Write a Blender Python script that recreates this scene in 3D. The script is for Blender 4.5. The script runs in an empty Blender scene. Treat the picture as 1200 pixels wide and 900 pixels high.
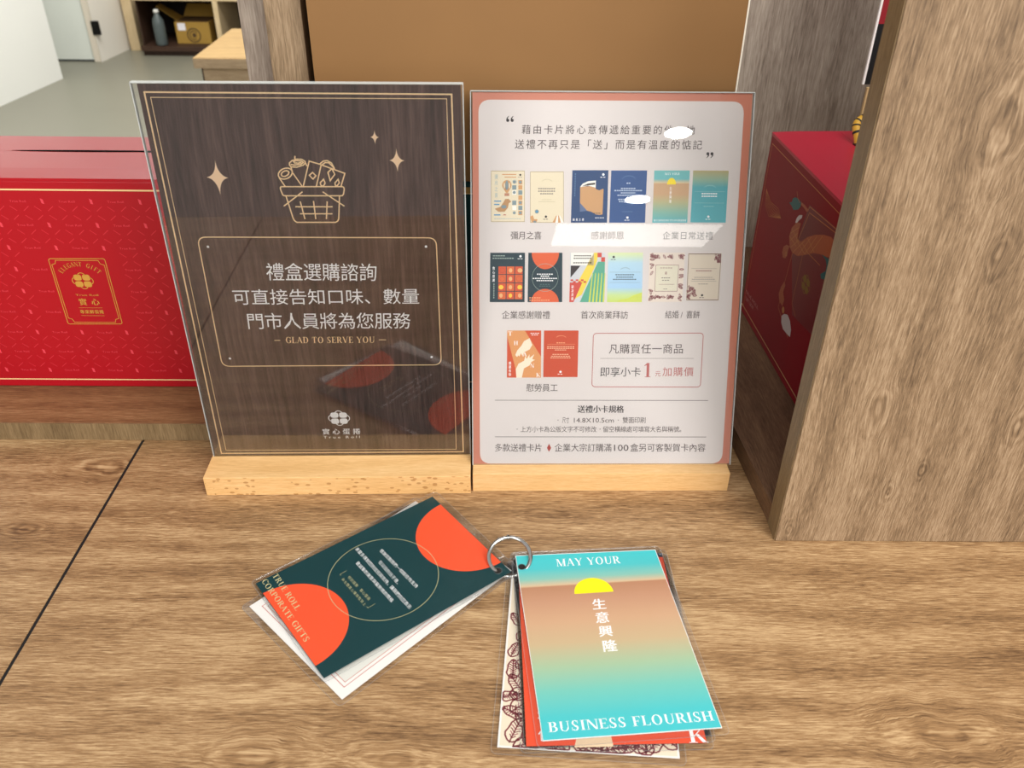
import bpy, bmesh, math, random
from mathutils import Vector, Matrix, noise

# ---------------------------------------------------------------- camera, world, lights, exposure
S = bpy.context.scene
COL = S.collection
cam_d = bpy.data.cameras.new('camera')
cam = bpy.data.objects.new('camera', cam_d)
COL.objects.link(cam)
S.camera = cam
cam_d.sensor_width = 36.0
cam_d.lens = 1002.84 / 1200 * 36.0
cam_d.clip_start = 0.01
cam_d.clip_end = 60
cam.matrix_world = Matrix(((0.999939, -0.006520, -0.008939, 0.000000), (-0.003885, 0.549588, -0.835427, 0.000000), (0.010360, 0.835411, 0.549529, 0.448700), (0, 0, 0, 1)))
cam_d.dof.use_dof = True
cam_d.dof.focus_distance = 0.68
cam_d.dof.aperture_fstop = 14

world = bpy.data.worlds.new('room_light')
S.world = world
world.use_nodes = True
bg = world.node_tree.nodes['Background']
bg.inputs[0].default_value = (1.0, 0.97, 0.93, 1)
bg.inputs[1].default_value = 0.43

def area(name, loc, target, size, power, color=(1, 1, 1), shape='RECTANGLE', size_y=None):
    d = bpy.data.lights.new(name, 'AREA')
    d.shape = shape
    d.size = size
    if size_y: d.size_y = size_y
    d.energy = power
    d.color = color
    o = bpy.data.objects.new(name, d)
    COL.objects.link(o)
    o.location = loc
    o.rotation_euler = (Vector(target) - Vector(loc)).to_track_quat('-Z', 'Y').to_euler()
    return o
# ceiling 1.85 m above the counter: two round downlights and one long panel behind the photographer, a soft shop-window light, lamps above the far room
area('downlight', (1.019, -3.168, 1.850), (1.019, -3.168, 0.850), 0.144, 4, (1, 0.97, 0.92), 'DISK')
area('downlight', (0.994, -4.274, 1.850), (0.994, -4.274, 0.850), 0.160, 4, (1, 0.97, 0.92), 'DISK')
area('ceiling_panel', (1.112, -5.125, 1.850), (1.112, -5.125, 0.850), 1.218, 10, (1, 0.96, 0.9), 'RECTANGLE', 0.606)
area('shop_window', (1.75, -1.5, 1.35), (0.05, 0.6, 0.1), 1.5, 52, (1, 0.985, 0.96), 'RECTANGLE', 1.5)
area('front_fill', (-1.35, -2.5, 0.95), (0.0, 0.6, 0.15), 1.3, 24, (1, 0.98, 0.95), 'RECTANGLE', 1.0)  # fill light added behind the camera to brighten the upright signs
area('ceiling_lamp', (0.5, -0.6, 1.84), (0.2, 0.3, 0), 1.6, 34, (1, 0.97, 0.92), 'RECTANGLE', 1.2)
area('far_lamp', (-1.3, 4.0, 1.84), (-1.9, 4.6, -0.6), 1.6, 95, (1, 0.98, 0.94), 'RECTANGLE', 1.6)

S.view_settings.view_transform = 'Standard'
S.view_settings.look = 'None'
S.view_settings.gamma = 1.0
S.view_settings.use_curve_mapping = False
S.view_settings.exposure = 0.08

# ---------------------------------------------------------------- materials
def lin(h):
    h = h.lstrip('#')
    r = []
    for i in (0, 2, 4):
        c = int(h[i:i + 2], 16) / 255
        r.append(c / 12.92 if c <= 0.04045 else ((c + 0.055) / 1.055) ** 2.4)
    return (*r, 1)

MATS = {}
def base_mat(name):
    m = bpy.data.materials.new(name)
    m.use_nodes = True
    nt = m.node_tree
    return m, nt, nt.nodes['Principled BSDF']

def plain(name, col, rough=0.5, metal=0.0, var=0.04, scale=60, spec=0.5, coat=0.0, bump=0.0):
    if name in MATS: return MATS[name]
    m, nt, b = base_mat(name)
    N = nt.nodes; L = nt.links
    tc = N.new('ShaderNodeTexCoord'); nz = N.new('ShaderNodeTexNoise')
    nz.inputs['Scale'].default_value = scale; nz.inputs['Detail'].default_value = 3
    L.new(tc.outputs['Object'], nz.inputs['Vector'])
    mr = N.new('ShaderNodeMapRange')
    mr.inputs['To Min'].default_value = 1 - var; mr.inputs['To Max'].default_value = 1 + var
    L.new(nz.outputs['Fac'], mr.inputs['Value'])
    mx = N.new('ShaderNodeVectorMath'); mx.operation = 'SCALE'
    mx.inputs[0].default_value = lin(col)[:3]
    L.new(mr.outputs['Result'], mx.inputs['Scale'])
    L.new(mx.outputs['Vector'], b.inputs['Base Color'])
    b.inputs['Roughness'].default_value = rough
    b.inputs['Metallic'].default_value = metal
    b.inputs['Specular IOR Level'].default_value = spec
    b.inputs['Coat Weight'].default_value = coat
    b.inputs['Coat Roughness'].default_value = 0.12
    if bump:
        bp = N.new('ShaderNodeBump'); bp.inputs['Strength'].default_value = bump; bp.inputs['Distance'].default_value = 0.0005
        L.new(nz.outputs['Fac'], bp.inputs['Height']); L.new(bp.outputs['Normal'], b.inputs['Normal'])
    MATS[name] = m
    return m

def wood(name, axis, dark, mid, light, rough=0.5, k=1.0, off=0.0, knots=0.0, contrast=1.0, spec=0.35, ksize=3.2, fine=1.0, flecks=False, spots=()):
    """laminate or solid wood, grain running along one axis"""
    m, nt, b = base_mat(name)
    N = nt.nodes; L = nt.links
    tc = N.new('ShaderNodeTexCoord')
    # slow bending of the grain
    wn = N.new('ShaderNodeTexNoise'); wn.inputs['Scale'].default_value = 5 * k; wn.inputs['Detail'].default_value = 2
    L.new(tc.outputs['Object'], wn.inputs['Vector'])
    ws = N.new('ShaderNodeVectorMath'); ws.operation = 'SCALE'; ws.inputs['Scale'].default_value = 0.012 / k
    L.new(wn.outputs['Color'], ws.inputs[0])
    wa = N.new('ShaderNodeVectorMath'); wa.operation = 'ADD'
    L.new(tc.outputs['Object'], wa.inputs[0]); L.new(ws.outputs['Vector'], wa.inputs[1])
    # knots: the grain is pinched round each one, with darker rings
    kh = None
    cross_ax = [i for i in range(3) if i != 'xyz'.index(axis)]
    for (kx, ky, kz, R_, amt) in spots:
        sb = N.new('ShaderNodeVectorMath'); sb.operation = 'SUBTRACT'; sb.inputs[1].default_value = (kx, ky, kz)
        L.new(tc.outputs['Object'], sb.inputs[0])
        sc = N.new('ShaderNodeVectorMath'); sc.operation = 'MULTIPLY'
        st_ = [1.0, 1.0, 1.0]; st_['xyz'.index(axis)] = 0.5; sc.inputs[1].default_value = st_
        L.new(sb.outputs[0], sc.inputs[0])
        nn_ = N.new('ShaderNodeTexNoise'); nn_.inputs['Scale'].default_value = 45; nn_.inputs['Detail'].default_value = 3
        L.new(tc.outputs['Object'], nn_.inputs['Vector'])
        ln_ = N.new('ShaderNodeVectorMath'); ln_.operation = 'LENGTH'; L.new(sc.outputs[0], ln_.inputs[0])
        dd = N.new('ShaderNodeMath'); dd.operation = 'MULTIPLY_ADD'; L.new(nn_.outputs['Fac'], dd.inputs[0]); dd.inputs[1].default_value = R_ * 0.9; L.new(ln_.outputs['Value'], dd.inputs[2])
        fo = N.new('ShaderNodeMapRange'); fo.interpolation_type = 'SMOOTHSTEP'
        fo.inputs['From Min'].default_value = R_ * 0.4; fo.inputs['From Max'].default_value = R_ * 1.6; fo.inputs['To Min'].default_value = 1; fo.inputs['To Max'].default_value = 0
        L.new(dd.outputs[0], fo.inputs['Value'])
        pm = N.new('ShaderNodeMath'); pm.operation = 'MULTIPLY'; pm.inputs[1].default_value = -0.75; L.new(fo.outputs[0], pm.inputs[0])
        pv = N.new('ShaderNodeVectorMath'); pv.operation = 'SCALE'; L.new(sb.outputs[0], pv.inputs[0]); L.new(pm.outputs[0], pv.inputs['Scale'])
        ad = N.new('ShaderNodeVectorMath'); ad.operation = 'ADD'; L.new(wa.outputs[0], ad.inputs[0]); L.new(pv.outputs[0], ad.inputs[1]); wa = ad
        rg_ = N.new('ShaderNodeMath'); rg_.operation = 'MULTIPLY'; rg_.inputs[1].default_value = 15.0 / R_; L.new(dd.outputs[0], rg_.inputs[0])
        sn = N.new('ShaderNodeMath'); sn.operation = 'SINE'; L.new(rg_.outputs[0], sn.inputs[0])
        s2_ = N.new('ShaderNodeMath'); s2_.operation = 'MULTIPLY_ADD'; L.new(sn.outputs[0], s2_.inputs[0]); s2_.inputs[1].default_value = 0.16; s2_.inputs[2].default_value = -0.12
        m_k = N.new('ShaderNodeMath'); m_k.operation = 'MULTIPLY'; L.new(s2_.outputs[0], m_k.inputs[0]); L.new(fo.outputs[0], m_k.inputs[1])
        m_a = N.new('ShaderNodeMath'); m_a.operation = 'MULTIPLY_ADD'; L.new(m_k.outputs[0], m_a.inputs[0]); m_a.inputs[1].default_value = amt
        if kh is None: m_a.inputs[2].default_value = 0
        else: L.new(kh, m_a.inputs[2])
        kh = m_a.outputs[0]
    def mapped(long, cross):
        mp = N.new('ShaderNodeMapping')
        s = [cross] * 3; s['xyz'.index(axis)] = long
        mp.inputs['Scale'].default_value = s
        mp.inputs['Location'].default_value = (off, off * 1.7, off * 0.6)
        L.new(wa.outputs['Vector'], mp.inputs['Vector'])
        return mp.outputs['Vector']
    def nz(vec, scale, detail, rough_=0.6, dist=0.0):
        n = N.new('ShaderNodeTexNoise'); n.inputs['Scale'].default_value = scale
        n.inputs['Detail'].default_value = detail; n.inputs['Roughness'].default_value = rough_
        n.inputs['Distortion'].default_value = dist
        L.new(vec, n.inputs['Vector']); return n.outputs['Fac']
    broad = nz(mapped(0.13 * k, 1.0 * k), 34, 5, 0.65, 0.4)
    streak = nz(mapped(0.05 * k, 1.0 * k), 900 * fine, 3, 0.65, 0.2)
    pore = nz(mapped(0.06 * k, 1.0 * k), 2100 * fine, 2, 0.6)
    big = nz(mapped(0.5 * k, 1.0 * k), 3.4, 2)
    wv = N.new('ShaderNodeTexWave'); wv.bands_direction = 'Y' if axis == 'x' else 'X'
    wv.inputs['Scale'].default_value = 9; wv.inputs['Distortion'].default_value = 9; wv.inputs['Detail'].default_value = 3
    wv.inputs['Detail Scale'].default_value = 1.4
    L.new(mapped(0.25 * k, 1.0 * k), wv.inputs['Vector'])
    def mad(a, mul, add):
        q = N.new('ShaderNodeMath'); q.operation = 'MULTIPLY_ADD'; L.new(a, q.inputs[0]); q.inputs[1].default_value = mul
        if isinstance(add, (int, float)): q.inputs[2].default_value = add
        else: L.new(add, q.inputs[2])
        return q.outputs[0]
    c = contrast
    h = mad(broad, 0.32 * c, 0.5 - 0.16 * c - 0.40 * c - 0.275 * c - 0.10 * c - 0.05 * c)
    h = mad(streak, 0.80 * c, h)
    h = mad(pore, 0.55 * c, h)
    h = mad(big, 0.20 * c, h)
    h = mad(wv.outputs['Fac'], 0.10 * c, h)
    if knots:
        vo = N.new('ShaderNodeTexVoronoi'); vo.inputs['Scale'].default_value = ksize
        L.new(mapped(0.55, 1.0), vo.inputs['Vector'])
        kd = N.new('ShaderNodeMapRange'); kd.inputs['From Min'].default_value = 0.0; kd.inputs['From Max'].default_value = 0.16
        kd.inputs['To Min'].default_value = 1; kd.inputs['To Max'].default_value = 0
        L.new(vo.outputs['Distance'], kd.inputs['Value'])
        kn = N.new('ShaderNodeMath'); kn.operation = 'MULTIPLY'; L.new(kd.outputs['Result'], kn.inputs[0])
        L.new(nz(mapped(1, 1), 55, 4, 0.7, 1.0), kn.inputs[1])
        h = mad(kn.outputs[0], -knots, h)
    if kh is not None:
        ak = N.new('ShaderNodeMath'); ak.operation = 'ADD'; L.new(h, ak.inputs[0]); L.new(kh, ak.inputs[1]); h = ak.outputs[0]
    rp = N.new('ShaderNodeValToRGB')
    e = rp.color_ramp.elements
    e[0].position = 0.24; e[0].color = lin(dark)
    e[1].position = 0.80; e[1].color = lin(light)
    x = e.new(0.50); x.color = lin(mid)
    L.new(h, rp.inputs['Fac'])
    colr = rp.outputs['Color']
    if flecks:   # short dark rays of beech
        vf = N.new('ShaderNodeTexVoronoi'); vf.inputs['Scale'].default_value = 1.0
        mp = N.new('ShaderNodeMapping'); mp.inputs['Scale'].default_value = (150, 300, 300)
        L.new(tc.outputs['Object'], mp.inputs['Vector']); L.new(mp.outputs['Vector'], vf.inputs['Vector'])
        lt = N.new('ShaderNodeMath'); lt.operation = 'LESS_THAN'; lt.inputs[1].default_value = 0.29
        L.new(vf.outputs['Distance'], lt.inputs[0])
        ms = N.new('ShaderNodeTexNoise'); ms.inputs['Scale'].default_value = 26
        L.new(tc.outputs['Object'], ms.inputs['Vector'])
        g = N.new('ShaderNodeMath'); g.operation = 'GREATER_THAN'; g.inputs[1].default_value = 0.46
        L.new(ms.outputs['Fac'], g.inputs[0])
        geo = N.new('ShaderNodeNewGeometry'); sp = N.new('ShaderNodeSeparateXYZ'); L.new(geo.outputs['Normal'], sp.inputs[0])
        ny = N.new('ShaderNodeMath'); ny.operation = 'LESS_THAN'; ny.inputs[1].default_value = -0.5; L.new(sp.outputs['Y'], ny.inputs[0])
        m1 = N.new('ShaderNodeMath'); m1.operation = 'MULTIPLY'; L.new(lt.outputs[0], m1.inputs[0]); L.new(g.outputs[0], m1.inputs[1])
        m2 = N.new('ShaderNodeMath'); m2.operation = 'MULTIPLY'; L.new(m1.outputs[0], m2.inputs[0]); L.new(ny.outputs[0], m2.inputs[1])
        m3 = N.new('ShaderNodeMath'); m3.operation = 'MULTIPLY'; L.new(m2.outputs[0], m3.inputs[0]); m3.inputs[1].default_value = 0.62
        mx = N.new('ShaderNodeMix'); mx.data_type = 'RGBA'
        L.new(m3.outputs[0], mx.inputs['Factor']); L.new(colr, mx.inputs['A']); mx.inputs['B'].default_value = lin('#a06a34')
        colr = mx.outputs['Result']
    L.new(colr, b.inputs['Base Color'])
    b.inputs['Roughness'].default_value = rough
    b.inputs['Specular IOR Level'].default_value = spec
    bp = N.new('ShaderNodeBump'); bp.inputs['Strength'].default_value = 0.25; bp.inputs['Distance'].default_value = 0.0004
    L.new(h, bp.inputs['Height']); L.new(bp.outputs['Normal'], b.inputs['Normal'])
    MATS[name] = m
    return m

def clear(name, tint=(0.985, 0.99, 0.985), ior=1.49, haze=0.0, gloss=1.0, rough=0.0, hazecol=(0.9, 0.9, 0.9, 1)):
    """clear plastic: Fresnel reflection over straight-through transparency"""
    m = bpy.data.materials.new(name); m.use_nodes = True
    nt = m.node_tree; N = nt.nodes; L = nt.links
    N.remove(N['Principled BSDF'])
    out = N['Material Output']
    t = N.new('ShaderNodeBsdfTransparent'); t.inputs[0].default_value = (*tint, 1)
    g = N.new('ShaderNodeBsdfGlossy'); g.inputs['Roughness'].default_value = rough
    fr = N.new('ShaderNodeFresnel'); fr.inputs['IOR'].default_value = ior
    q = N.new('ShaderNodeMath'); q.operation = 'MULTIPLY'; q.inputs[1].default_value = gloss; q.use_clamp = True
    L.new(fr.outputs[0], q.inputs[0])
    mx = N.new('ShaderNodeMixShader'); L.new(q.outputs[0], mx.inputs[0])
    L.new(t.outputs[0], mx.inputs[1]); L.new(g.outputs[0], mx.inputs[2])
    res = mx
    if haze:
        d = N.new('ShaderNodeBsdfDiffuse'); d.inputs[0].default_value = hazecol
        m2 = N.new('ShaderNodeMixShader'); m2.inputs[0].default_value = haze
        L.new(mx.outputs[0], m2.inputs[1]); L.new(d.outputs[0], m2.inputs[2]); res = m2
    L.new(res.outputs[0], out.inputs['Surface'])
    MATS[name] = m
    return m

def gradient(name, stops, axis=1, lo=0.0, hi=1.0, rough=0.45):
    """printed colour gradient along the object's own y axis, in metres lo..hi"""
    m, nt, b = base_mat(name)
    N = nt.nodes; L = nt.links
    tc = N.new('ShaderNodeUVMap'); tc.uv_map = 'UVMap'
    sp = N.new('ShaderNodeSeparateXYZ'); L.new(tc.outputs[0], sp.inputs[0])
    mr = N.new('ShaderNodeMapRange'); mr.inputs['From Min'].default_value = lo; mr.inputs['From Max'].default_value = hi
    L.new(sp.outputs[axis], mr.inputs['Value'])
    rp = N.new('ShaderNodeValToRGB'); e = rp.color_ramp.elements
    e[0].position = stops[0][0]; e[0].color = lin(stops[0][1])
    e[1].position = stops[-1][0]; e[1].color = lin(stops[-1][1])
    for p, c in stops[1:-1]:
        x = e.new(p); x.color = lin(c)
    L.new(mr.outputs[0], rp.inputs[0]); L.new(rp.outputs[0], b.inputs['Base Color'])
    b.inputs['Roughness'].default_value = rough
    MATS[name] = m
    return m

wood('counter_oak', 'x', '#61462e', '#9b7852', '#cfaf84', rough=0.42, knots=0.2, contrast=1.15, fine=1.2,
     spots=[(px_ - 0.6452, py_ - 0.515, 0.85, r_, a_) for px_, py_, r_, a_ in [(-0.1409, 0.2933, 0.0220, 0.50), (0.0330, 0.4964, 0.0120, 0.35), (0.2584, 0.3083, 0.0300, 0.50), (-0.0625, 0.2909, 0.0160, 0.40)]] + [(px_ + 1.1560, py_ - 0.515, 0.85, r_, a_) for px_, py_, r_, a_ in [(-0.3322, 0.5527, 0.0220, 0.90), (-0.3594, 0.4792, 0.0120, 0.60)]])
wood('step_oak', 'x', '#5d3f2a', '#84603f', '#a98560', rough=0.45, off=3.1)
wood('panel_oak', 'z', '#5e4b38', '#8a7156', '#b1987b', rough=0.5, off=1.7, knots=0.25, fine=1.15, contrast=1.15,
     spots=[(px_ - 0.5, -0.2495, pz_, r_, a_) for px_, pz_, r_, a_ in [(0.2766, 0.0488, 0.0070, 1.00), (0.2954, 0.0678, 0.0070, 0.80), (0.2738, 0.3055, 0.0240, 0.70), (0.3501, 0.1071, 0.0120, 0.80), (0.2521, 0.1205, 0.0160, 0.45), (0.2121, 0.0120, 0.0060, 0.50), (0.2962, 0.2335, 0.0120, 0.70)]])
wood('grey_oak', 'z', '#786a5d', '#a39587', '#c4b7a8', rough=0.55, off=5.3, knots=0.35, fine=0.6)
wood('dark_oak_floor', 'y', '#4a3523', '#6d503a', '#8a6c50', rough=0.4, off=7.0, knots=0.3)
wood('edge_band', 'z', '#5e4b33', '#7a6547', '#947d5c', rough=0.5, off=2.2)
wood('post_oak', 'z', '#6a5842', '#937b5f', '#b29a7d', rough=0.5, off=9.4, fine=0.7)
wood('beech', 'x', '#c9985c', '#e0b47a', '#efcb98', rough=0.42, k=1.3, off=4.4, contrast=0.8, flecks=True)
wood('beech_plain', 'x', '#c9985c', '#ddb279', '#ecc795', rough=0.42, k=1.3, off=6.1, contrast=0.8)
wood('printed_walnut', 'z', '#3b2922', '#574038', '#745a50', rough=0.35, k=0.8, off=8.8, contrast=0.95, fine=0.35, spec=0.4)
wood('bench_wood', 'x', '#8f7048', '#b0905f', '#c4a674', rough=0.4, k=0.5, off=2.9)
wood('bench_side', 'x', '#9c8468', '#b79f80', '#cbb595', rough=0.5, k=0.4, off=12.9)
wood('cabinet_side', 'z', '#a8926e', '#c4ae87', '#d6c19c', rough=0.5, k=0.3, off=1.1)
wood('cabinet_dark', 'x', '#2a1a12', '#3c281c', '#4e3727', rough=0.6, k=0.3, off=1.9)
clear('acrylic', tint=(0.997, 0.998, 0.997), gloss=1.0)
clear('acrylic_edge', tint=(0.96, 0.98, 0.97), haze=0.45, gloss=1.2, hazecol=(0.9, 0.95, 0.93, 1))
clear('laminate_film', tint=(0.99, 0.99, 0.99), haze=0.004, gloss=0.35, rough=0.06)
clear('laminate_rim', tint=(0.85, 0.86, 0.86), haze=0.14, gloss=0.9, rough=0.1)
gold = plain('foil_gold', '#f3cf95', 0.45, 0.0, 0.03)
P = plain

# ---------------------------------------------------------------- scene graph helpers
def thing(name, loc, label, cat, group=None):
    o = bpy.data.objects.new(name, None); COL.objects.link(o)
    o.empty_display_size = 0.02
    o.location = loc; o['label'] = label; o['category'] = cat
    if group: o['group'] = group
    return o

WORLD0 = {}
def origin_of(parent):
    v = Vector((0, 0, 0))
    while parent is not None:
        v += parent.location
        parent = parent.parent
    return v

def link_mesh(name, verts, faces, mats, parent=None, idx=None, smooth=False, label=None, uv=None):
    """verts in world metres"""
    o0 = origin_of(parent)
    me = bpy.data.meshes.new(name)
    me.from_pydata([tuple(Vector(v) - o0) for v in verts], [], faces)
    for m in (mats if isinstance(mats, (list, tuple)) else [mats]):
        me.materials.append(m)
    if idx:
        me.polygons.foreach_set('material_index', idx)
    if smooth:
        me.polygons.foreach_set('use_smooth', [True] * len(me.polygons))
    if uv is not None:
        lay = me.uv_layers.new(name='UVMap')
        for lp in me.loops:
            lay.data[lp.index].uv = uv[lp.vertex_index]
    me.update()
    o = bpy.data.objects.new(name, me); COL.objects.link(o)
    if parent: o.parent = parent
    if label: o['label'] = label
    return o

def struct(o, label=None):
    o['kind'] = 'structure'
    if label: o['label'] = label
    return o

class Fr:
    """a local frame: origin, across (u), up (v), outward normal (n)"""
    def __init__(s, O, U, V):
        s.O = Vector(O); s.U = Vector(U).normalized(); s.V = Vector(V).normalized(); s.N = s.U.cross(s.V).normalized()
    def __call__(s, u, v, n=0.0):
        return s.O + s.U * u + s.V * v + s.N * n
WF = Fr((0, 0, 0), (1, 0, 0), (0, 1, 0))      # world frame: n is z

def rbox(name, fr, a, b, mat, parent=None, bevel=0.0, seg=2, label=None):
    """bevelled box between a=(u,v,n) and b in the frame"""
    bm = bmesh.new()
    vs = [bm.verts.new((x, y, z)) for x in (a[0], b[0]) for y in (a[1], b[1]) for z in (a[2], b[2])]
    for f in ((0, 1, 3, 2), (4, 6, 7, 5), (0, 4, 5, 1), (2, 3, 7, 6), (0, 2, 6, 4), (1, 5, 7, 3)):
        bm.faces.new([vs[i] for i in f])
    bmesh.ops.recalc_face_normals(bm, faces=bm.faces)
    if bevel:
        bmesh.ops.bevel(bm, geom=list(bm.edges), offset=bevel, segments=seg, profile=0.6, affect='EDGES')
    bm.verts.ensure_lookup_table()
    vv = [fr(*v.co) for v in bm.verts]
    ff = [[v.index for v in f.verts] for f in bm.faces]
    bm.free()
    return link_mesh(name, vv, ff, mat, parent, label=label)

def prism(name, fr, poly, n0, n1, mat, parent=None, label=None):
    """flat outline in (u,v) extruded from n0 to n1"""
    k = len(poly)
    vv = [fr(p[0], p[1], n0) for p in poly] + [fr(p[0], p[1], n1) for p in poly]
    ff = [list(range(k))[::-1], list(range(k, 2 * k))] + [[i, (i + 1) % k, k + (i + 1) % k, k + i] for i in range(k)]
    return link_mesh(name, vv, ff, mat, parent, label=label)

def tube(pts, r, seg=10, closed=False):
    n = len(pts); vv = []; ff = []
    ref = None
    for i in range(n):
        a = pts[(i - 1) % n] if (closed or i) else pts[0]
        b = pts[(i + 1) % n] if (closed or i < n - 1) else pts[-1]
        t = (b - a).normalized()
        if ref is None:
            ref = t.orthogonal().normalized()
        ref = (ref - t * ref.dot(t)).normalized(); w = t.cross(ref)
        for j in range(seg):
            q = 2 * math.pi * j / seg
            vv.append(pts[i] + (ref * math.cos(q) + w * math.sin(q)) * r)
    m = n if closed else n - 1
    for i in range(m):
        for j in range(seg):
            ff.append([i * seg + j, i * seg + (j + 1) % seg, ((i + 1) % n) * seg + (j + 1) % seg, ((i + 1) % n) * seg + j])
    return vv, ff

# ---------------------------------------------------------------- lettering
TXT = {}
def glyph_mesh(s, bold=0.0):
    """outline of a string as flat triangles in em units, using Blender's own built-in font"""
    key = (s, bold)
    if key in TXT: return TXT[key]
    c = bpy.data.curves.new('lettering_curve', 'FONT')
    c.body = s; c.size = 1.0; c.fill_mode = 'BOTH'; c.resolution_u = 2; c.offset = bold
    o = bpy.data.objects.new('lettering_curve', c); COL.objects.link(o)
    bpy.context.view_layer.update()
    me = o.evaluated_get(bpy.context.evaluated_depsgraph_get()).to_mesh()
    me.calc_loop_triangles()
    v = [(q.co.x, q.co.y) for q in me.vertices]; f = [tuple(t.vertices) for t in me.loop_triangles]
    o.to_mesh_clear()
    bpy.data.objects.remove(o); bpy.data.curves.remove(c)
    TXT[key] = (v, f)
    return TXT[key]

# a small roman serif alphabet, thick and thin strokes, cap height 1
TH, TN, SF = 0.15, 0.05, 0.04
def _v(x, y0=0, y1=1, w=TH, s0=True, s1=True):
    r = [[(x, y0), (x + w, y0), (x + w, y1), (x, y1)]]
    for on, y in ((s0, y0), (s1, y1 - SF)):
        if on: r.append([(x - 0.09, y), (x + w + 0.09, y), (x + w + 0.09, y + SF), (x - 0.09, y + SF)])
    return r
def _h(y, x0, x1, w=TN, tick=0, at='b'):
    r = [[(x0, y), (x1, y), (x1, y + w), (x0, y + w)]]
    if tick: r.append([(x1 - 0.045, y + (w if tick > 0 else 0)), (x1, y + (w if tick > 0 else 0)), (x1 + 0.015, y + tick), (x1 - 0.01, y + tick)])
    return r
def _d(x0, y0, x1, y1, w):
    return [[(x0, y0), (x0 + w, y0), (x1 + w, y1), (x1, y1)]]
def _s(x, y): return [[(x - 0.11, y), (x + 0.11, y), (x + 0.11, y + SF), (x - 0.11, y + SF)]]
def _arc(cx, cy, rx, ry, a0, a1, th=TH, tn=TN, n=20):
    o = []; i = []
    for k in range(n + 1):
        a = math.radians(a0 + (a1 - a0) * k / n)
        c, s = math.cos(a), math.sin(a)
        o.append((cx + rx * c, cy + ry * s)); i.append((cx + (rx - th) * c, cy + (ry - tn) * s))
    return [[o[k], o[k + 1], i[k + 1], i[k]] for k in range(n)]
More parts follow.
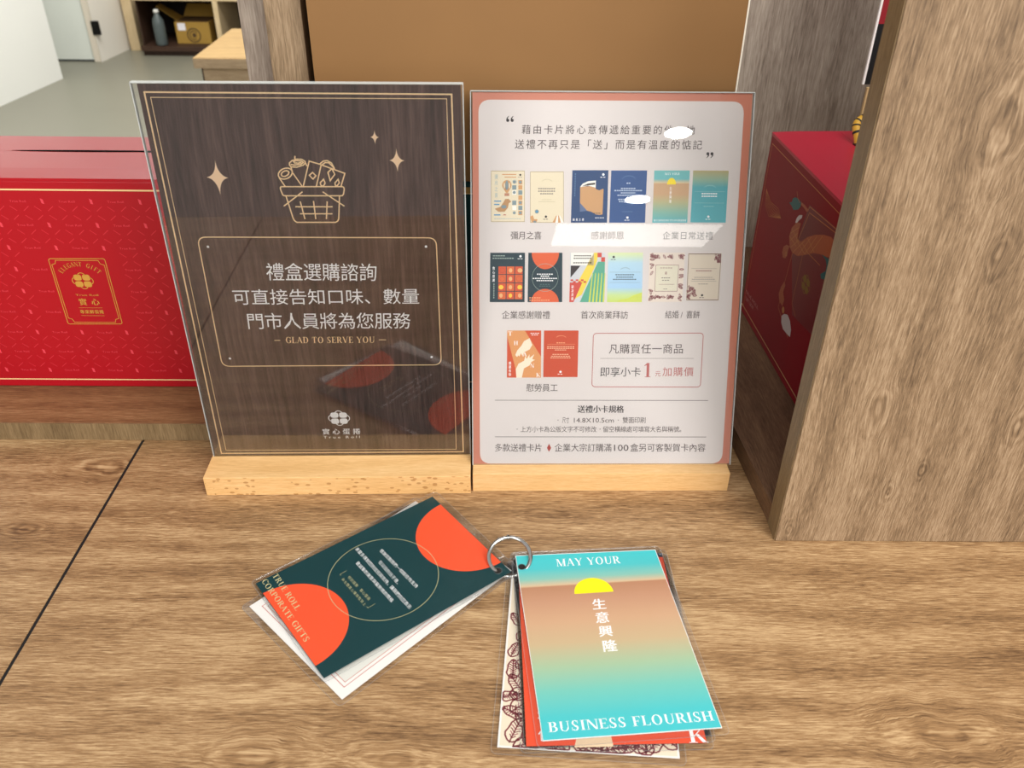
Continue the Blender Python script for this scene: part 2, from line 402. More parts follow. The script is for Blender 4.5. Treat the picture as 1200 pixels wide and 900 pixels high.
SER = {
 'A': (0.80, _d(0.08, 0, 0.36, 1, TN) + _d(0.60, 0, 0.32, 1, TH) + _h(0.32, 0.2, 0.6) + _s(0.1, 0) + _s(0.68, 0)),
 'B': (0.70, _v(0.10) + _arc(0.36, 0.755, 0.24, 0.245, -90, 90) + _arc(0.36, 0.27, 0.30, 0.27, -90, 90) + _h(0.95, 0.2, 0.38) + _h(0.5, 0.2, 0.38) + _h(0, 0.2, 0.38)),
 'C': (0.76, _arc(0.43, 0.5, 0.37, 0.52, 40, 322) + [[(0.70, 0.68), (0.745, 0.68), (0.745, 1.0), (0.71, 1.0)]]),
 'D': (0.80, _v(0.10) + _arc(0.36, 0.5, 0.38, 0.5, -90, 90) + _h(0.95, 0.2, 0.38) + _h(0, 0.2, 0.38)),
 'E': (0.66, _v(0.10) + _h(0.95, 0.2, 0.60, tick=-0.2) + _h(0.49, 0.2, 0.48) + [[(0.45, 0.4), (0.48, 0.4), (0.48, 0.63), (0.45, 0.63)]] + _h(0, 0.2, 0.62, tick=0.24)),
 'F': (0.62, _v(0.10) + _h(0.95, 0.2, 0.58, tick=-0.2) + _h(0.47, 0.2, 0.46) + [[(0.43, 0.38), (0.46, 0.38), (0.46, 0.61), (0.43, 0.61)]]),
 'G': (0.82, _arc(0.43, 0.5, 0.37, 0.52, 40, 312) + [[(0.70, 0.68), (0.745, 0.68), (0.745, 1.0), (0.71, 1.0)]] + _v(0.60, 0.06, 0.46, s0=False)),
 'H': (0.86, _v(0.10) + _v(0.60) + _h(0.48, 0.2, 0.62)),
 'I': (0.38, _v(0.12)),
 'K': (0.78, _v(0.10) + _d(0.22, 0.40, 0.62, 1, TN) + _d(0.56, 0, 0.30, 0.56, TH) + _s(0.66, 0) + _s(0.62, 0.96)),
 'L': (0.64, _v(0.10) + _h(0, 0.2, 0.60, tick=0.28)),
 'M': (1.0, _d(0.12, 0, 0.12, 1, TN) + _d(0.46, 0, 0.12, 1, TH - 0.01) + _d(0.50, 0, 0.80, 1, TN) + _v(0.76) + _s(0.14, 0) + _s(0.12, 0.96)),
 'N': (0.86, _d(0.12, 0, 0.12, 1, TN) + _d(0.64, 0, 0.10, 1, TH) + _d(0.74, 0, 0.74, 1, TN) + _s(0.14, 0) + _s(0.10, 0.96) + _s(0.76, 0.96)),
 'O': (0.86, _arc(0.43, 0.5, 0.37, 0.52, 0, 360, n=30)),
 'P': (0.68, _v(0.10) + _arc(0.36, 0.72, 0.28, 0.28, -90, 90) + _h(0.95, 0.2, 0.38) + _h(0.44, 0.2, 0.38)),
 'R': (0.76, _v(0.10) + _arc(0.36, 0.74, 0.26, 0.26, -90, 90) + _h(0.95, 0.2, 0.38) + _h(0.48, 0.2, 0.38) + _d(0.58, 0, 0.32, 0.50, TH) + _s(0.68, 0)),
 'S': (0.60, _arc(0.31, 0.76, 0.22, 0.26, 35, 245, 0.12) + _arc(0.29, 0.26, 0.24, 0.28, -145, 65, 0.13) + _d(0.36, 0.30, 0.10, 0.62, 0.15) + [[(0.47, 0.7), (0.51, 0.7), (0.51, 1.0), (0.48, 1.0)], [(0.05, 0.0), (0.08, 0.0), (0.09, 0.32), (0.05, 0.32)]]),
 'T': (0.74, _v(0.295, s1=False) + _h(0.95, 0.06, 0.68) + [[(0.06, 0.74), (0.09, 0.74), (0.105, 0.95), (0.06, 0.95)], [(0.65, 0.74), (0.68, 0.74), (0.68, 0.95), (0.635, 0.95)]]),
 'U': (0.82, _d(0.12, 0.3, 0.12, 1, TH) + _arc(0.41, 0.34, 0.29, 0.36, 180, 360, 0.10) + _d(0.65, 0.3, 0.65, 1, TN) + _s(0.19, 0.96) + _s(0.675, 0.96)),
 'V': (0.80, _d(0.34, 0, 0.05, 1, TH) + _d(0.38, 0, 0.68, 1, TN) + _s(0.12, 0.96) + _s(0.70, 0.96)),
 'Y': (0.78, _v(0.33, 0, 0.46, s1=False) + _d(0.33, 0.42, 0.05, 1, TH) + _d(0.41, 0.42, 0.66, 1, TN) + _s(0.12, 0.96) + _s(0.68, 0.96)),
 '1': (0.46, _v(0.15, s1=False) + [[(0.02, 0.78), (0.15, 0.86), (0.17, 1.0), (0.02, 0.83)]]),
 ' ': (0.34, []),
}
def serif_mesh(s, gap=0.05):
    v = []; f = []; x = 0
    for ch in s:
        w, polys = SER[ch]
        for p in polys:
            b = len(v); v += [(x + a, c) for a, c in p]; f.append(tuple(range(b, b + len(p))))
        x += w + gap
    return v, f

class Ink:
    """flat print laid on a sheet: polygons in sheet coordinates, stacked in thin layers"""
    def __init__(s, fr, parent, z0=0.00006, dz=0.00003, P=None):
        s.fr = fr; s.parent = parent; s.z0 = z0; s.dz = dz; s.map = P; s.reset()
    def reset(s): s.v = []; s.f = []; s.mi = []; s.mats = []
    def put(s, polys_v, faces, mat, lv):
        if mat not in s.mats: s.mats.append(mat)
        k = s.mats.index(mat); b = len(s.v)
        for (x, y) in polys_v:
            if s.map: x, y = s.map(x, y)
            s.v.append((x, y, s.z0 + s.dz * lv))
        for f in faces:
            s.f.append([b + i for i in f]); s.mi.append(k)
    def poly(s, pts, mat, lv=0): s.put(pts, [list(range(len(pts)))], mat, lv)
    def rect(s, x0, y0, x1, y1, mat, lv=0): s.poly([(x0, y0), (x1, y0), (x1, y1), (x0, y1)], mat, lv)
    def disc(s, c, rx, mat, lv=0, ry=None, a0=0, a1=360, n=32):
        ry = ry or rx
        full = abs(a1 - a0) >= 360
        s.poly([(c[0] + rx * math.cos(math.radians(a0 + (a1 - a0) * k / n)), c[1] + ry * math.sin(math.radians(a0 + (a1 - a0) * k / n))) for k in range(n if full else n + 1)], mat, lv)
    def line(s, pts, w, mat, lv=0, closed=False):
        n = len(pts); P2 = [Vector(p) for p in pts]; L_ = []; R_ = []
        for i in range(n):
            a = P2[(i - 1) % n] if (closed or i) else P2[i]
            b = P2[(i + 1) % n] if (closed or i < n - 1) else P2[i]
            d1 = (P2[i] - a).normalized() if (P2[i] - a).length > 1e-9 else None
            d2 = (b - P2[i]).normalized() if (b - P2[i]).length > 1e-9 else None
            if d1 is None: d1 = d2
            if d2 is None: d2 = d1
            n1 = Vector((-d1.y, d1.x)); n2 = Vector((-d2.y, d2.x)); m = (n1 + n2)
            if m.length < 1e-6: m = n1
            m.normalize(); k = w / 2 / max(0.4, m.dot(n1))
            L_.append(P2[i] + m * k); R_.append(P2[i] - m * k)
        m = n if closed else n - 1
        s.put([tuple(q) for q in L_ + R_], [[i, n + i, n + (i + 1) % n, (i + 1) % n] for i in range(m)], mat, lv)
    def ring(s, c, r, w, mat, lv=0, a0=0, a1=360, n=48, ry=None):
        ry = ry or r
        full = abs(a1 - a0) >= 360
        s.line([(c[0] + r * math.cos(math.radians(a0 + (a1 - a0) * k / n)), c[1] + ry * math.sin(math.radians(a0 + (a1 - a0) * k / n))) for k in range(n if full else n + 1)], w, mat, lv, full)
    def rrect_pts(s, q, r, n=6):
        """rounded quad; q four corners in order"""
        out = []
        Q = [Vector(p) for p in q]
        for i in range(4):
            p = Q[i]; a = (Q[i - 1] - p).normalized(); b = (Q[(i + 1) % 4] - p).normalized()
            p0 = p + a * r; p1 = p + b * r
            for k in range(n + 1):
                t = k / n
                out.append(tuple(p0 * (1 - t) ** 2 + p * 2 * t * (1 - t) + p1 * t * t))
        return out
    def fit(s, mesh, TL, TR, BL, mat, lv=2):
        v, f = mesh
        x0 = min(p[0] for p in v); x1 = max(p[0] for p in v); y0 = min(p[1] for p in v); y1 = max(p[1] for p in v)
        TL, TR, BL = Vector(TL), Vector(TR), Vector(BL)
        out = []
        for x, y in v:
            a = (x - x0) / (x1 - x0); b = (y1 - y) / max(1e-6, y1 - y0)
            out.append(tuple(TL + (TR - TL) * a + (BL - TL) * b))
        s.put(out, f, mat, lv)
    def cjk(s, txt, TL, TR, BL, mat, lv=2, bold=0.0, cell=0.93):
        """a line of square characters spread evenly from TL to TR"""
        TL, TR, BL = Vector(TL), Vector(TR), Vector(BL)
        W = (TR - TL).length; ux = (TR - TL) / W; dn = (BL - TL); H = dn.length; dn = dn / H
        n = len(txt); size = H / cell
        step = (W - size * cell) / max(1, n - 1)
        sq = min(1.0, step / (size * 0.98)) if n > 1 else 1.0
        for i, ch in enumerate(txt):
            if ch in ' \u3000': continue
            v, f = glyph_mesh(ch)
            if not v: continue
            out = []
            for x, y in v:
                out.append(tuple(TL + ux * (i * step + (x - 0.035) * size * sq + ((1 - 0.3) * size * 0.3 if ch == '/' else 0)) + dn * ((0.845 - y) * size)))
            s.put(out, f, mat, lv)
            if bold:
                sh = ux * (size * 0.045)
                s.put([tuple(Vector(p) + sh) for p in out], f, mat, lv + 1.5)
    def sans(s, txt, TL, TR, BL, mat, lv=2, bold=0.0): s.fit(glyph_mesh(txt), TL, TR, BL, mat, lv)
    def serif(s, txt, TL, TR, BL, mat, lv=2, gap=0.05): s.fit(serif_mesh(txt, gap), TL, TR, BL, mat, lv)
    def flush(s, name, label=None):
        if not s.f: return None
        uv = [(p[0], p[1]) for p in s.v]
        o = link_mesh(name, [s.fr(*p) for p in s.v], s.f, s.mats, s.parent, s.mi, label=label, uv=uv)
        s.reset()
        return o

def bil(TL, TR, BR, BL):
    TL, TR, BR, BL = map(Vector, (TL, TR, BR, BL))
    return lambda a, b: tuple((TL * (1 - a) + TR * a) * (1 - b) + (BL * (1 - a) + BR * a) * b)

def logo(ink, c, r, mat, line=True, lv=3):
    """four rounded leaves in a clover with a looping thin outline"""
    for sx, sy in ((-1, 1), (1, 1), (-1, -1), (1, -1)):
        cx, cy = c[0] + sx * r * 0.47, c[1] + sy * r * 0.40
        pts = []
        for k in range(24):
            a = 2 * math.pi * k / 24
            ca, sa = math.cos(a), math.sin(a)
            e = 0.62
            pts.append((cx + math.copysign(abs(ca) ** e, ca) * r * 0.43, cy + math.copysign(abs(sa) ** e, sa) * r * 0.36))
        ink.poly(pts, mat, lv)
    if line:
        w = r * 0.09
        ink.ring((c[0], c[1] + r * 0.55), r * 0.42, w, mat, lv, 20, 160, 14)
        ink.ring((c[0], c[1] - r * 0.55), r * 0.42, w, mat, lv, 200, 340, 14)
        ink.ring((c[0] - r * 0.72, c[1]), r * 0.42, w, mat, lv, 110, 250, 14)
        ink.ring((c[0] + r * 0.72, c[1]), r * 0.42, w, mat, lv, -70, 70, 14)

# ---------------------------------------------------------------- the setting: room behind, counter
FZ = -0.85
fl = link_mesh('floor', [(-6, -2, FZ), (4, -2, FZ), (4, 9, FZ), (-6, 9, FZ)], [[0, 1, 2, 3]], P('screed', '#7d7b6d', 0.38, 0, 0.10, 1.6))
struct(fl, 'smooth pale grey-green concrete floor of the room behind the counter')

# white wall end at the far left: foot runs from the frame's edge to its corner
struct(prism('wall_left', WF, [(-2.62, 5.229), (-2.699, 4.60), (-2.95, 2.2), (-3.2, 2.2), (-3.2, 5.30)], FZ, 1.9, P('white_paint', '#f1f2ec', 0.55, 0, 0.02, 3)), 'white painted wall end left of the doorway')
doorY = 5.66
struct(rbox('door_1', WF, (-3.2, doorY, FZ + 0.008), (-2.605, doorY + 0.04, 1.2), P('door_paint', '#d9ded6', 0.45, 0, 0.03, 4), bevel=0.003), 'pale grey-white door leaf ajar in shade behind the wall end')
d1 = bpy.data.objects['door_1']
rbox('hinge', WF, (-2.5657, 5.640, -0.6889), (-2.5197, 5.655, -0.6071), P('black_metal', '#060606', 0.4, 0.3), d1, bevel=0.001, label='black hinge')
rbox('threshold_gap', WF, (-3.2, doorY - 0.004, FZ + 0.0005), (-2.605, doorY + 0.002, FZ + 0.012), P('threshold_shade', '#3b3f3d', 0.8), d1)  # dark strip standing in for the shade under the door
struct(rbox('trim_1', WF, (-2.600, doorY - 0.012, FZ), (-2.556, doorY + 0.08, 1.2), P('jamb_paint', '#d8cfbe', 0.5, 0, 0.03, 4), bevel=0.002), 'cream door jamb strip')
struct(prism('wall_side', WF, [(-2.554, doorY - 0.02), (-2.515, 6.02), (-2.515, 6.6), (-2.7, 6.6), (-2.7, doorY + 0.1), (-2.554, doorY + 0.1)], FZ, 1.9, P('cream_paint', '#ece7db', 0.55, 0, 0.02, 3)), 'cream wall corner between the door and the low shelf cabinet')
struct(rbox('wall_back', WF, (-6, 7.0, FZ), (4, 7.1, 1.9), P('back_paint', '#cfc8ba', 0.6)), 'plain wall far behind')

# open shelf cabinet far behind
cab = thing('shelf_cabinet', (-1.6, 5.97, FZ), 'low open shelf cabinet with tan frame boards and black inside, far behind the counter', 'cabinet')
CY = 5.806995995691384
rbox('side_board', WF, (-2.489, 5.97, FZ), (-2.425, 5.97 + 0.45, -0.475), MATS['cabinet_side'], cab, bevel=0.002, label='tan side board')
rbox('top_board', WF, (-2.354, CY + 0.01, -0.515), (-0.6, CY + 0.45, -0.475), MATS['cabinet_side'], cab)
rbox('divider_board', WF, (-1.852, CY + 0.004, -0.789), (-1.821, CY + 0.44, -0.516), MATS['cabinet_side'], cab)
rbox('bottom_board', WF, (-2.354, CY + 0.004, -0.818), (-0.6, CY + 0.45, -0.790), MATS['cabinet_dark'], cab)
rbox('plinth', WF, (-2.354, CY + 0.03, FZ + 0.001), (-0.6, CY + 0.05, -0.819), MATS['cabinet_dark'], cab)
rbox('back_board', WF, (-2.354, CY + 0.45, -0.818), (-0.6, CY + 0.46, -0.475), P('cabinet_back', '#1a100c', 0.8), cab)
rbox('lining', WF, (-2.353, CY + 0.05, -0.788), (-2.345, CY + 0.449, -0.516), MATS['cabinet_dark'], cab)
CBZ = -0.7894

def lathe(name, cx, cy, prof, mat, parent, seg=20, label=None):
    vv = []; ff = []
    for r, z in prof:
        for k in range(seg):
            a_ = 2 * math.pi * k / seg
            vv.append((cx + r * math.cos(a_), cy + r * math.sin(a_), z))
    for i in range(len(prof) - 1):
        for k in range(seg):
            ff.append([i * seg + k, i * seg + (k + 1) % seg, (i + 1) * seg + (k + 1) % seg, (i + 1) * seg + k])
    ff.append(list(range(seg))[::-1]); n = len(prof) - 1
    ff.append([n * seg + k for k in range(seg)])
    return link_mesh(name, vv, ff, mat, parent, smooth=True, label=label)
bo = thing('bottle', (-2.2312, 5.857, CBZ), 'grey plastic bottle with white cap standing in the far shelf cabinet', 'bottle')
lathe('bottle_body', -2.2312, 5.857, [(0.034, CBZ + 0.0005), (0.037, CBZ + 0.01), (0.037, CBZ + 0.131), (0.033, CBZ + 0.156), (0.018, CBZ + 0.181), (0.014, CBZ + 0.196)], P('bottle_grey', '#4d5656', 0.35), bo)
lathe('cap', -2.2312, 5.857, [(0.017, CBZ + 0.196), (0.017, CBZ + 0.211), (0.012, CBZ + 0.217)], P('cap_white', '#d8d8d2', 0.4), bo)

kb = thing('cardboard_box', (-2.0364, 6.027, CBZ), 'yellow-brown cardboard box with open flaps and round dark stamp, in the far shelf cabinet', 'box')
KY = P('card_yellow', '#9c7a30', 0.7, 0, 0.04, 12)
kbody = rbox('box_body', WF, (-2.1477, 5.907, CBZ + 0.0005), (-1.9251, 5.907+0.24, -0.6572), KY, kb, bevel=0.001)
rbox('box_inside', WF, (-2.1377, 5.907+0.01, -0.6572), (-1.9351, 5.907+0.23, -0.6562), P('card_inside', '#5f4526', 0.8), kb)
def flap(nm, p):
    n_ = (Vector(p[1]) - Vector(p[0])).cross(Vector(p[3]) - Vector(p[0])).normalized() * 0.004
    vv = [Vector(x) for x in p] + [Vector(x) - n_ for x in p]
    link_mesh(nm, vv, [[0, 1, 2, 3], [7, 6, 5, 4], [0, 4, 5, 1], [1, 5, 6, 2], [2, 6, 7, 3], [3, 7, 4, 0]], KY, kb)
flap('flap', [(-2.1477, 6.097, -0.6572), (-1.9251, 6.097, -0.6572), (-1.9551, 6.157, -0.5872), (-2.1277, 6.157, -0.5872)])
flap('flap', [(-2.1477, 6.097, -0.6572), (-2.2777, 6.077, -0.5722), (-2.2677, 5.967, -0.5722), (-2.1477, 5.967, -0.6572)])
ki = Ink(Fr((0, 5.907, 0), (1, 0, 0), (0, 0, 1)), kbody, 0.0015, 0.0005)
SD = P('stamp_dark', '#4a3518', 0.7)
ki.ring((-2.03316, -0.73683), 0.0410, 0.0072, SD, 1); ki.ring((-2.03316, -0.73683), 0.0255, 0.0055, SD, 1, 30, 300)
ki.disc((-2.0304, -0.7368), 0.0133, SD, 1); ki.flush('round_stamp')
ki.rect(-2.1296, -0.7075, -2.0798, -0.6632, P('label_white', '#e4e1e6', 0.6), 1); ki.flush('white_label')

bn = thing('bench', (-0.825, 4.076, FZ), 'light wood display table with thick top in the room behind, left of the post', 'table')
rbox('table_top', WF, (-1.3250, 3.7756, -0.4423), (-0.1250, 4.3907, -0.4), MATS['bench_wood'], bn, bevel=0.003)
rbox('front_edge', WF, (-1.3240, 3.7736, -0.4413), (-0.1260, 3.7754, -0.403), MATS['bench_side'], bn)
rbox('side_panel', WF, (-1.2987, 3.8056, FZ), (-0.1750, 3.8356, -0.4428), MATS['bench_side'], bn)
rbox('leg', WF, (-1.3187, 3.8456, FZ), (-1.2687, 3.8956, -0.4428), MATS['cabinet_dark'], bn)


# ---------------------------------------------------------------- counter
def slab(name, x0, x1, y0, y1, mat, label):
    t = thing(name, ((x0 + x1) / 2, (y0 + y1) / 2, FZ), label, 'counter')
    rbox('countertop', WF, (x0, y0, -0.025), (x1, y1, 0.0), MATS[mat], t, bevel=0.0006)
    rbox('cabinet_body', WF, (x0 + 0.001, y0 + 0.02, FZ + 0.06), (x1 - 0.001, y1 - 0.01, -0.0255), MATS['step_oak'], t)
    rbox('plinth', WF, (x0 + 0.005, y0 + 0.06, FZ), (x1 - 0.005, y1 - 0.03, FZ + 0.0595), MATS['cabinet_dark'], t)
    return t
GX = -0.3109
gap = None
slab('counter', GX + 0.0012, 1.6, -0.02, 1.05, 'counter_oak', 'wide oak-look counter carrying the signs and cards, right of the dark gap')
slab('counter', -2.0, GX - 0.0012, -0.02, 1.05, 'counter_oak', 'second oak-look counter at the left edge, left of the dark gap')

rbox('gap_shade_strip', WF, (GX - 0.0011, -0.02, -0.025), (GX + 0.0011, 0.59, -0.0006), P('gap_shade_black', '#0b0b0d', 0.7), bpy.data.objects['counter.001'], label='black strip standing in for the shade in the gap')  # black filler strip paints the shade deep between the two counters

# raised shelf board with upright and black back
ss = thing('shelf_unit', (-0.3, 0.69, 0), 'raised brown shelf board with upright post, under the red and green gift boxes', 'shelf')
rbox('shelf_board', WF, (-1.2, 0.5915, 0.0002), (0.185, 0.80, 0.0173), MATS['step_oak'], ss, bevel=0.0004)
rbox('edge_strip', WF, (-1.2, 0.5905, 0.0002), (0.185, 0.5914, 0.0168), MATS['edge_band'], ss)
rbox('upright', WF, (-0.1733, 0.6571, 0.0174), (-0.1467, 0.777, 0.75), MATS['post_oak'], ss, bevel=0.0006, label='light oak-look upright post left of the kraft box')
rbox('side_strip', WF, (-0.2011, 0.690, 0.0174), (-0.1735, 0.777, 0.75), MATS['grey_oak'], ss, bevel=0.0006, label='darker strip set back on the left of the post')
rbox('back_panel', WF, (-0.1700, 0.778, 0.0174), (0.166, 0.784, 0.75), P('black_board', '#070707', 0.7), ss, label='black back panel')

# divider unit on the right
du = thing('display_unit', (0.5, 0.72, 0), 'tall oak-look box unit open to the left, standing at the right end of the counter', 'shelf unit')
rbox('front_panel', WF, (0.2037, 0.4705, 0.0002), (0.95, 0.4908, 0.45), MATS['panel_oak'], du, bevel=0.0005, label='light oak-look front panel with knots')
rbox('edge_strip', WF, (0.2030, 0.4712, 0.0004), (0.2036, 0.4902, 0.45), MATS['edge_band'], du)
prism('base_board', WF, [(0.2034, 0.4912), (0.1960, 0.60), (0.1960, 0.9625), (0.95, 0.9625), (0.95, 0.4912)], 0.0002, 0.0180, MATS['dark_oak_floor'], du, label='dark brown base board')
rbox('back_panel', WF, (0.1675, 0.963, 0.0002), (0.95, 0.981, 0.60), MATS['grey_oak'], du, label='grey-brown wood-look back panel with vertical grain')
rbox('end_panel', WF, (0.932, 0.4912, 0.0182), (0.95, 0.9625, 0.45), MATS['panel_oak'], du)

# ---------------------------------------------------------------- gift boxes
RED = P('gift_red', '#ac0c1c', 0.36, 0, 0.03, 30, spec=0.35, coat=0.08)
RED_TOP = RED
def gift_box(name, fr, length, depth, height, mat, label, slit_at=None, foil=gold, slot=True, lid=None):
    """carton with a two-part lid; frame u along the long face, v up, n outward from that face"""
    c = fr(length / 2, 0, -depth / 2)
    t = thing(name, c, label, 'gift box', None)
    body = rbox('carton_body', fr, (0, 0.0003, -depth), (length, height - 0.0030, 0), mat, t, bevel=0.0008)
    s = slit_at or depth * 0.62
    # front lid panel slopes a touch towards its front fold
    y = height
    def slabp(nm, a, b, ya, yb):
        th = 0.0028
        vv = [fr(u, h, n) for u in (0.0, length) for (n, h) in ((-a, ya), (-b, yb), (-b, yb - th), (-a, ya - th))]
        ff = [[0, 1, 2, 3], [7, 6, 5, 4], [0, 4, 5, 1], [3, 2, 6, 7], [0, 3, 7, 4], [1, 5, 6, 2]]
        return link_mesh(nm, vv, ff, lid or mat, t)
    slabp('front_fold', 0.0, depth * 0.21, y - 0.0007, y)
    slabp('lid_flap', depth * 0.21, s, y, y)
    slabp('lid_flap', s + 0.0003, depth, y, y)
    rbox('flap_under', fr, (0.002, y - 0.0029, -(depth - 0.002)), (length - 0.002, y - 0.0027, -0.002), mat, t)
    # half-open slot between the flaps: a long dark lens
    top = Fr(fr(0, y, 0), fr.U, -fr.N)
    u0, u1 = length * 0.286, length * 0.90
    lens = [(u0 + (u1 - u0) * k / 20, s + 0.0002 - 0.0026 * math.sin(math.pi * min(1, (k / 20) * 1.5) ) ** 0.5 if 0 < k < 13 else s + 0.0002 - (0.0026 if 13 <= k < 20 else 0)) for k in range(21)]
    lens += [(u0 + (u1 - u0) * k / 20, s + 0.0022 * math.sin(math.pi * k / 20) ** 0.5) for k in range(19, 0, -1)]
    if slot: prism('flap_slot', top, lens, 0.00003, 0.00022, P('slot_black', '#060303', 0.9, spec=0.05), t, label='long dark slot between the lid flaps')
    ink = Ink(fr, body, 0.00012)
    ink.line([(0.0, 0.0078), (length, 0.0078)], 0.0011, foil, 1)
    ink.flush('gold_line')
    ink.line([(0.0, height - 0.0100), (length, height - 0.0100)], 0.0013, foil, 1)
    return t, body, ink

ZS = 0.0174
f1 = Fr((-0.4985, 0.6471, ZS), (1, 0, 0), (0, 0, 1))
b1, b1body, ink = gift_box('gift_box', f1, 0.29, 0.103, 0.1955, RED, 'bright red gift box with gold label, at the left on the raised shelf')
ink.flush('gold_line')
# lattice of diamonds, crosses and tiny words, in a lighter red
PAT = P('gift_red_print', '#de4250', 0.4, 0, 0.02)
PAT2 = P('gift_red_print_faint', '#cb2a39', 0.4, 0, 0.02)
rowz = [0.1933, 0.1732, 0.1533, 0.1339, 0.1136, 0.0938, 0.0739, 0.0543, 0.0350]
cols = [-0.4056 - 0.0386 * k for k in range(-6, 4)]
for j, z in enumerate(rowz):
    z -= ZS
    for x in [c + 0.4985 for c in cols]:
        if 0.004 < x < 0.286 and not (0.117 < x < 0.172 and 0.060 < z < 0.130):
            ink.poly([(x - 0.0011, z + 0.0026), (x + 0.0010, z + 0.0016), (x + 0.0013, z - 0.0022), (x - 0.0008, z - 0.0016)], PAT, 1)
        xm = x + 0.0193
        if 0.012 < xm < 0.278 and not (0.116 < xm < 0.172 and 0.062 < z < 0.130):
            ink.sans('True Roll', (xm - 0.0065, z + 0.0009), (xm + 0.0065, z + 0.0009), (xm - 0.0065, z - 0.0009), PAT, 1)
        if j < len(rowz) - 1:
            for xx in (x, xm):
                zz = z - 0.0098
                if 0.012 < xx < 0.278 and not (0.112 < xx < 0.178 and 0.058 < zz < 0.134):
                    for sx in (-1, 1):
                        for sy in (-1, 1):
                            ink.line([(xx + sx * 0.0026, zz + sy * 0.0018), (xx + sx * 0.0075, zz + sy * 0.0058)], 0.0006, PAT2, 1)
ink.flush('lattice_print')
# gold label
LG = P('label_gold', '#c9963f', 0.4, 0.0, 0.05)
q = [(0.1222, 0.1437), (0.1685, 0.1441), (0.1685, 0.0826), (0.1218, 0.0822)]
q = [(a, b - ZS) for a, b in q]
ink.line(ink.rrect_pts(q, 0.002), 0.0006, LG, 2, True)
cx = sum(p[0] for p in q) / 4; cz = sum(p[1] for p in q) / 4
hw, hh = (q[1][0] - q[0][0]) / 2, (q[0][1] - q[3][1]) / 2
def notch(w, h, r):
    out = []
    for sx, sy in ((-1, 1), (1, 1), (1, -1), (-1, -1)):
        pp = [(cx + sx * w, cz + sy * (h - r)), (cx + sx * (w - r * 0.75), cz + sy * (h - r * 0.75)), (cx + sx * (w - r), cz + sy * h)]
        if sx * sy > 0: pp = pp[::-1]
        out += pp
    return out
nn = notch(hw - 0.0016, hh - 0.0016, 0.004)
ink.line([nn[i] for i in range(len(nn))], 0.0005, LG, 2, True)
txt = 'ELEGANT GIFT'
for i, ch in enumerate(txt):
    if ch == ' ': continue
    a = math.radians(140 - 100 * i / (len(txt) - 1)); R = 0.0205
    c = Vector((cx + R * math.cos(a), cz + 0.0070 + R * math.sin(a) * 0.92))
    up = Vector((math.cos(a), math.sin(a))); rt = Vector((math.sin(a), -math.cos(a)))
    v, f = serif_mesh(ch); w = 0.0036 * SER[ch][0]
    ink.put([tuple(c + rt * (x - SER[ch][0] / 2) * 0.0036 + up * (y - 0.5) * 0.0040) for x, y in v], f, LG, 2)
logo(ink, (cx, cz + 0.0105), 0.0076, LG)
ink.sans('True Roll', (cx - 0.0095, cz - 0.0020), (cx + 0.0095, cz - 0.0020), (cx - 0.0095, cz - 0.0037), LG)
ink.cjk('實心', (cx - 0.0085, cz - 0.0060), (cx + 0.0085, cz - 0.0060), (cx - 0.0085, cz - 0.0125), LG, bold=0.02)
ink.line([(cx - 0.010, cz - 0.0150), (cx + 0.010, cz - 0.0150)], 0.0003, LG, 2)
ink.cjk('專業鮮蛋捲', (cx - 0.010, cz - 0.0170), (cx + 0.010, cz - 0.0170), (cx - 0.010, cz - 0.0206), LG, bold=0.02)
ink.line([(cx - 0.010, cz - 0.0226), (cx + 0.010, cz - 0.0226)], 0.0003, LG, 2)
ink.flush('gold_label', 'gold outlined label with arched ELEGANT GIFT over a clover mark')

# green box between the signs, kraft box on it
f2 = Fr((-0.1385, 0.6471, ZS), (1, 0, 0), (0, 0, 1))
GRN = P('gift_green', '#0b3b3c', 0.4, 0, 0.04, 30)
b2, b2body, ink = gift_box('gift_box', f2, 0.29, 0.103, 0.1955, GRN, 'dark green gift box with gold band, seen in the gap between the signs')
ink.rect(0.0, 0.1855, 0.29, 0.1905, P('dull_gold', '#b08a4c', 0.4), 2)
for k in range(29):
    ink.rect(0.004 + k * 0.010, 0.012, 0.0072 + k * 0.010, 0.182, P('gift_green_stripe', '#0f5050', 0.4), 1)
ink.flush('gold_band_print')
kr = thing('kraft_box', (0.015, 0.70, 0.2130), 'large plain kraft brown carton standing on the green box behind the signs', 'carton')
kz = ZS + 0.1957
KR = P('kraft', '#896338', 0.7, 0, 0.05, 25)
rbox('carton_body', WF, (-0.1402, 0.6471, kz), (0.1690, 0.755, kz + 0.34), KR, kr, bevel=0.0004)
rbox('front_sheet', WF, (-0.1402, 0.6462, kz), (0.1690, 0.6470, kz + 0.34), KR, kr)
rbox('white_edge', WF, (0.1691, 0.6460, kz), (0.1702, 0.6480, kz + 0.34), P('white_core', '#f2ead9', 0.7), kr, label='thin white cut edge')

# second red gift box in the display unit
ZB = 0.0181
f3 = Fr((0.2503, 0.8010, ZB), (0.0077, -0.179, 0), (0, 0, 1))
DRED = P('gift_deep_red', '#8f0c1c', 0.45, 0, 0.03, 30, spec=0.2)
b3, b3body, ink = gift_box('gift_box', f3, 0.29, 0.103, 0.1897, DRED, 'dark red gift box with dragon print, inside the display unit at the right', slot=False, lid=P('gift_red_lit_lid', '#b81636', 0.4, 0, 0.03, 30))  # brighter lid red puts the light falling on top into the colour
G2 = P('foil_orange', '#c8743a', 0.4, 0.2)
ink.reset()
ink.line([(0.006, 0.008), (0.284, 0.008), (0.284, 0.1800), (0.006, 0.1800)], 0.0008, G2, 1, True)
ink.flush('gold_line')

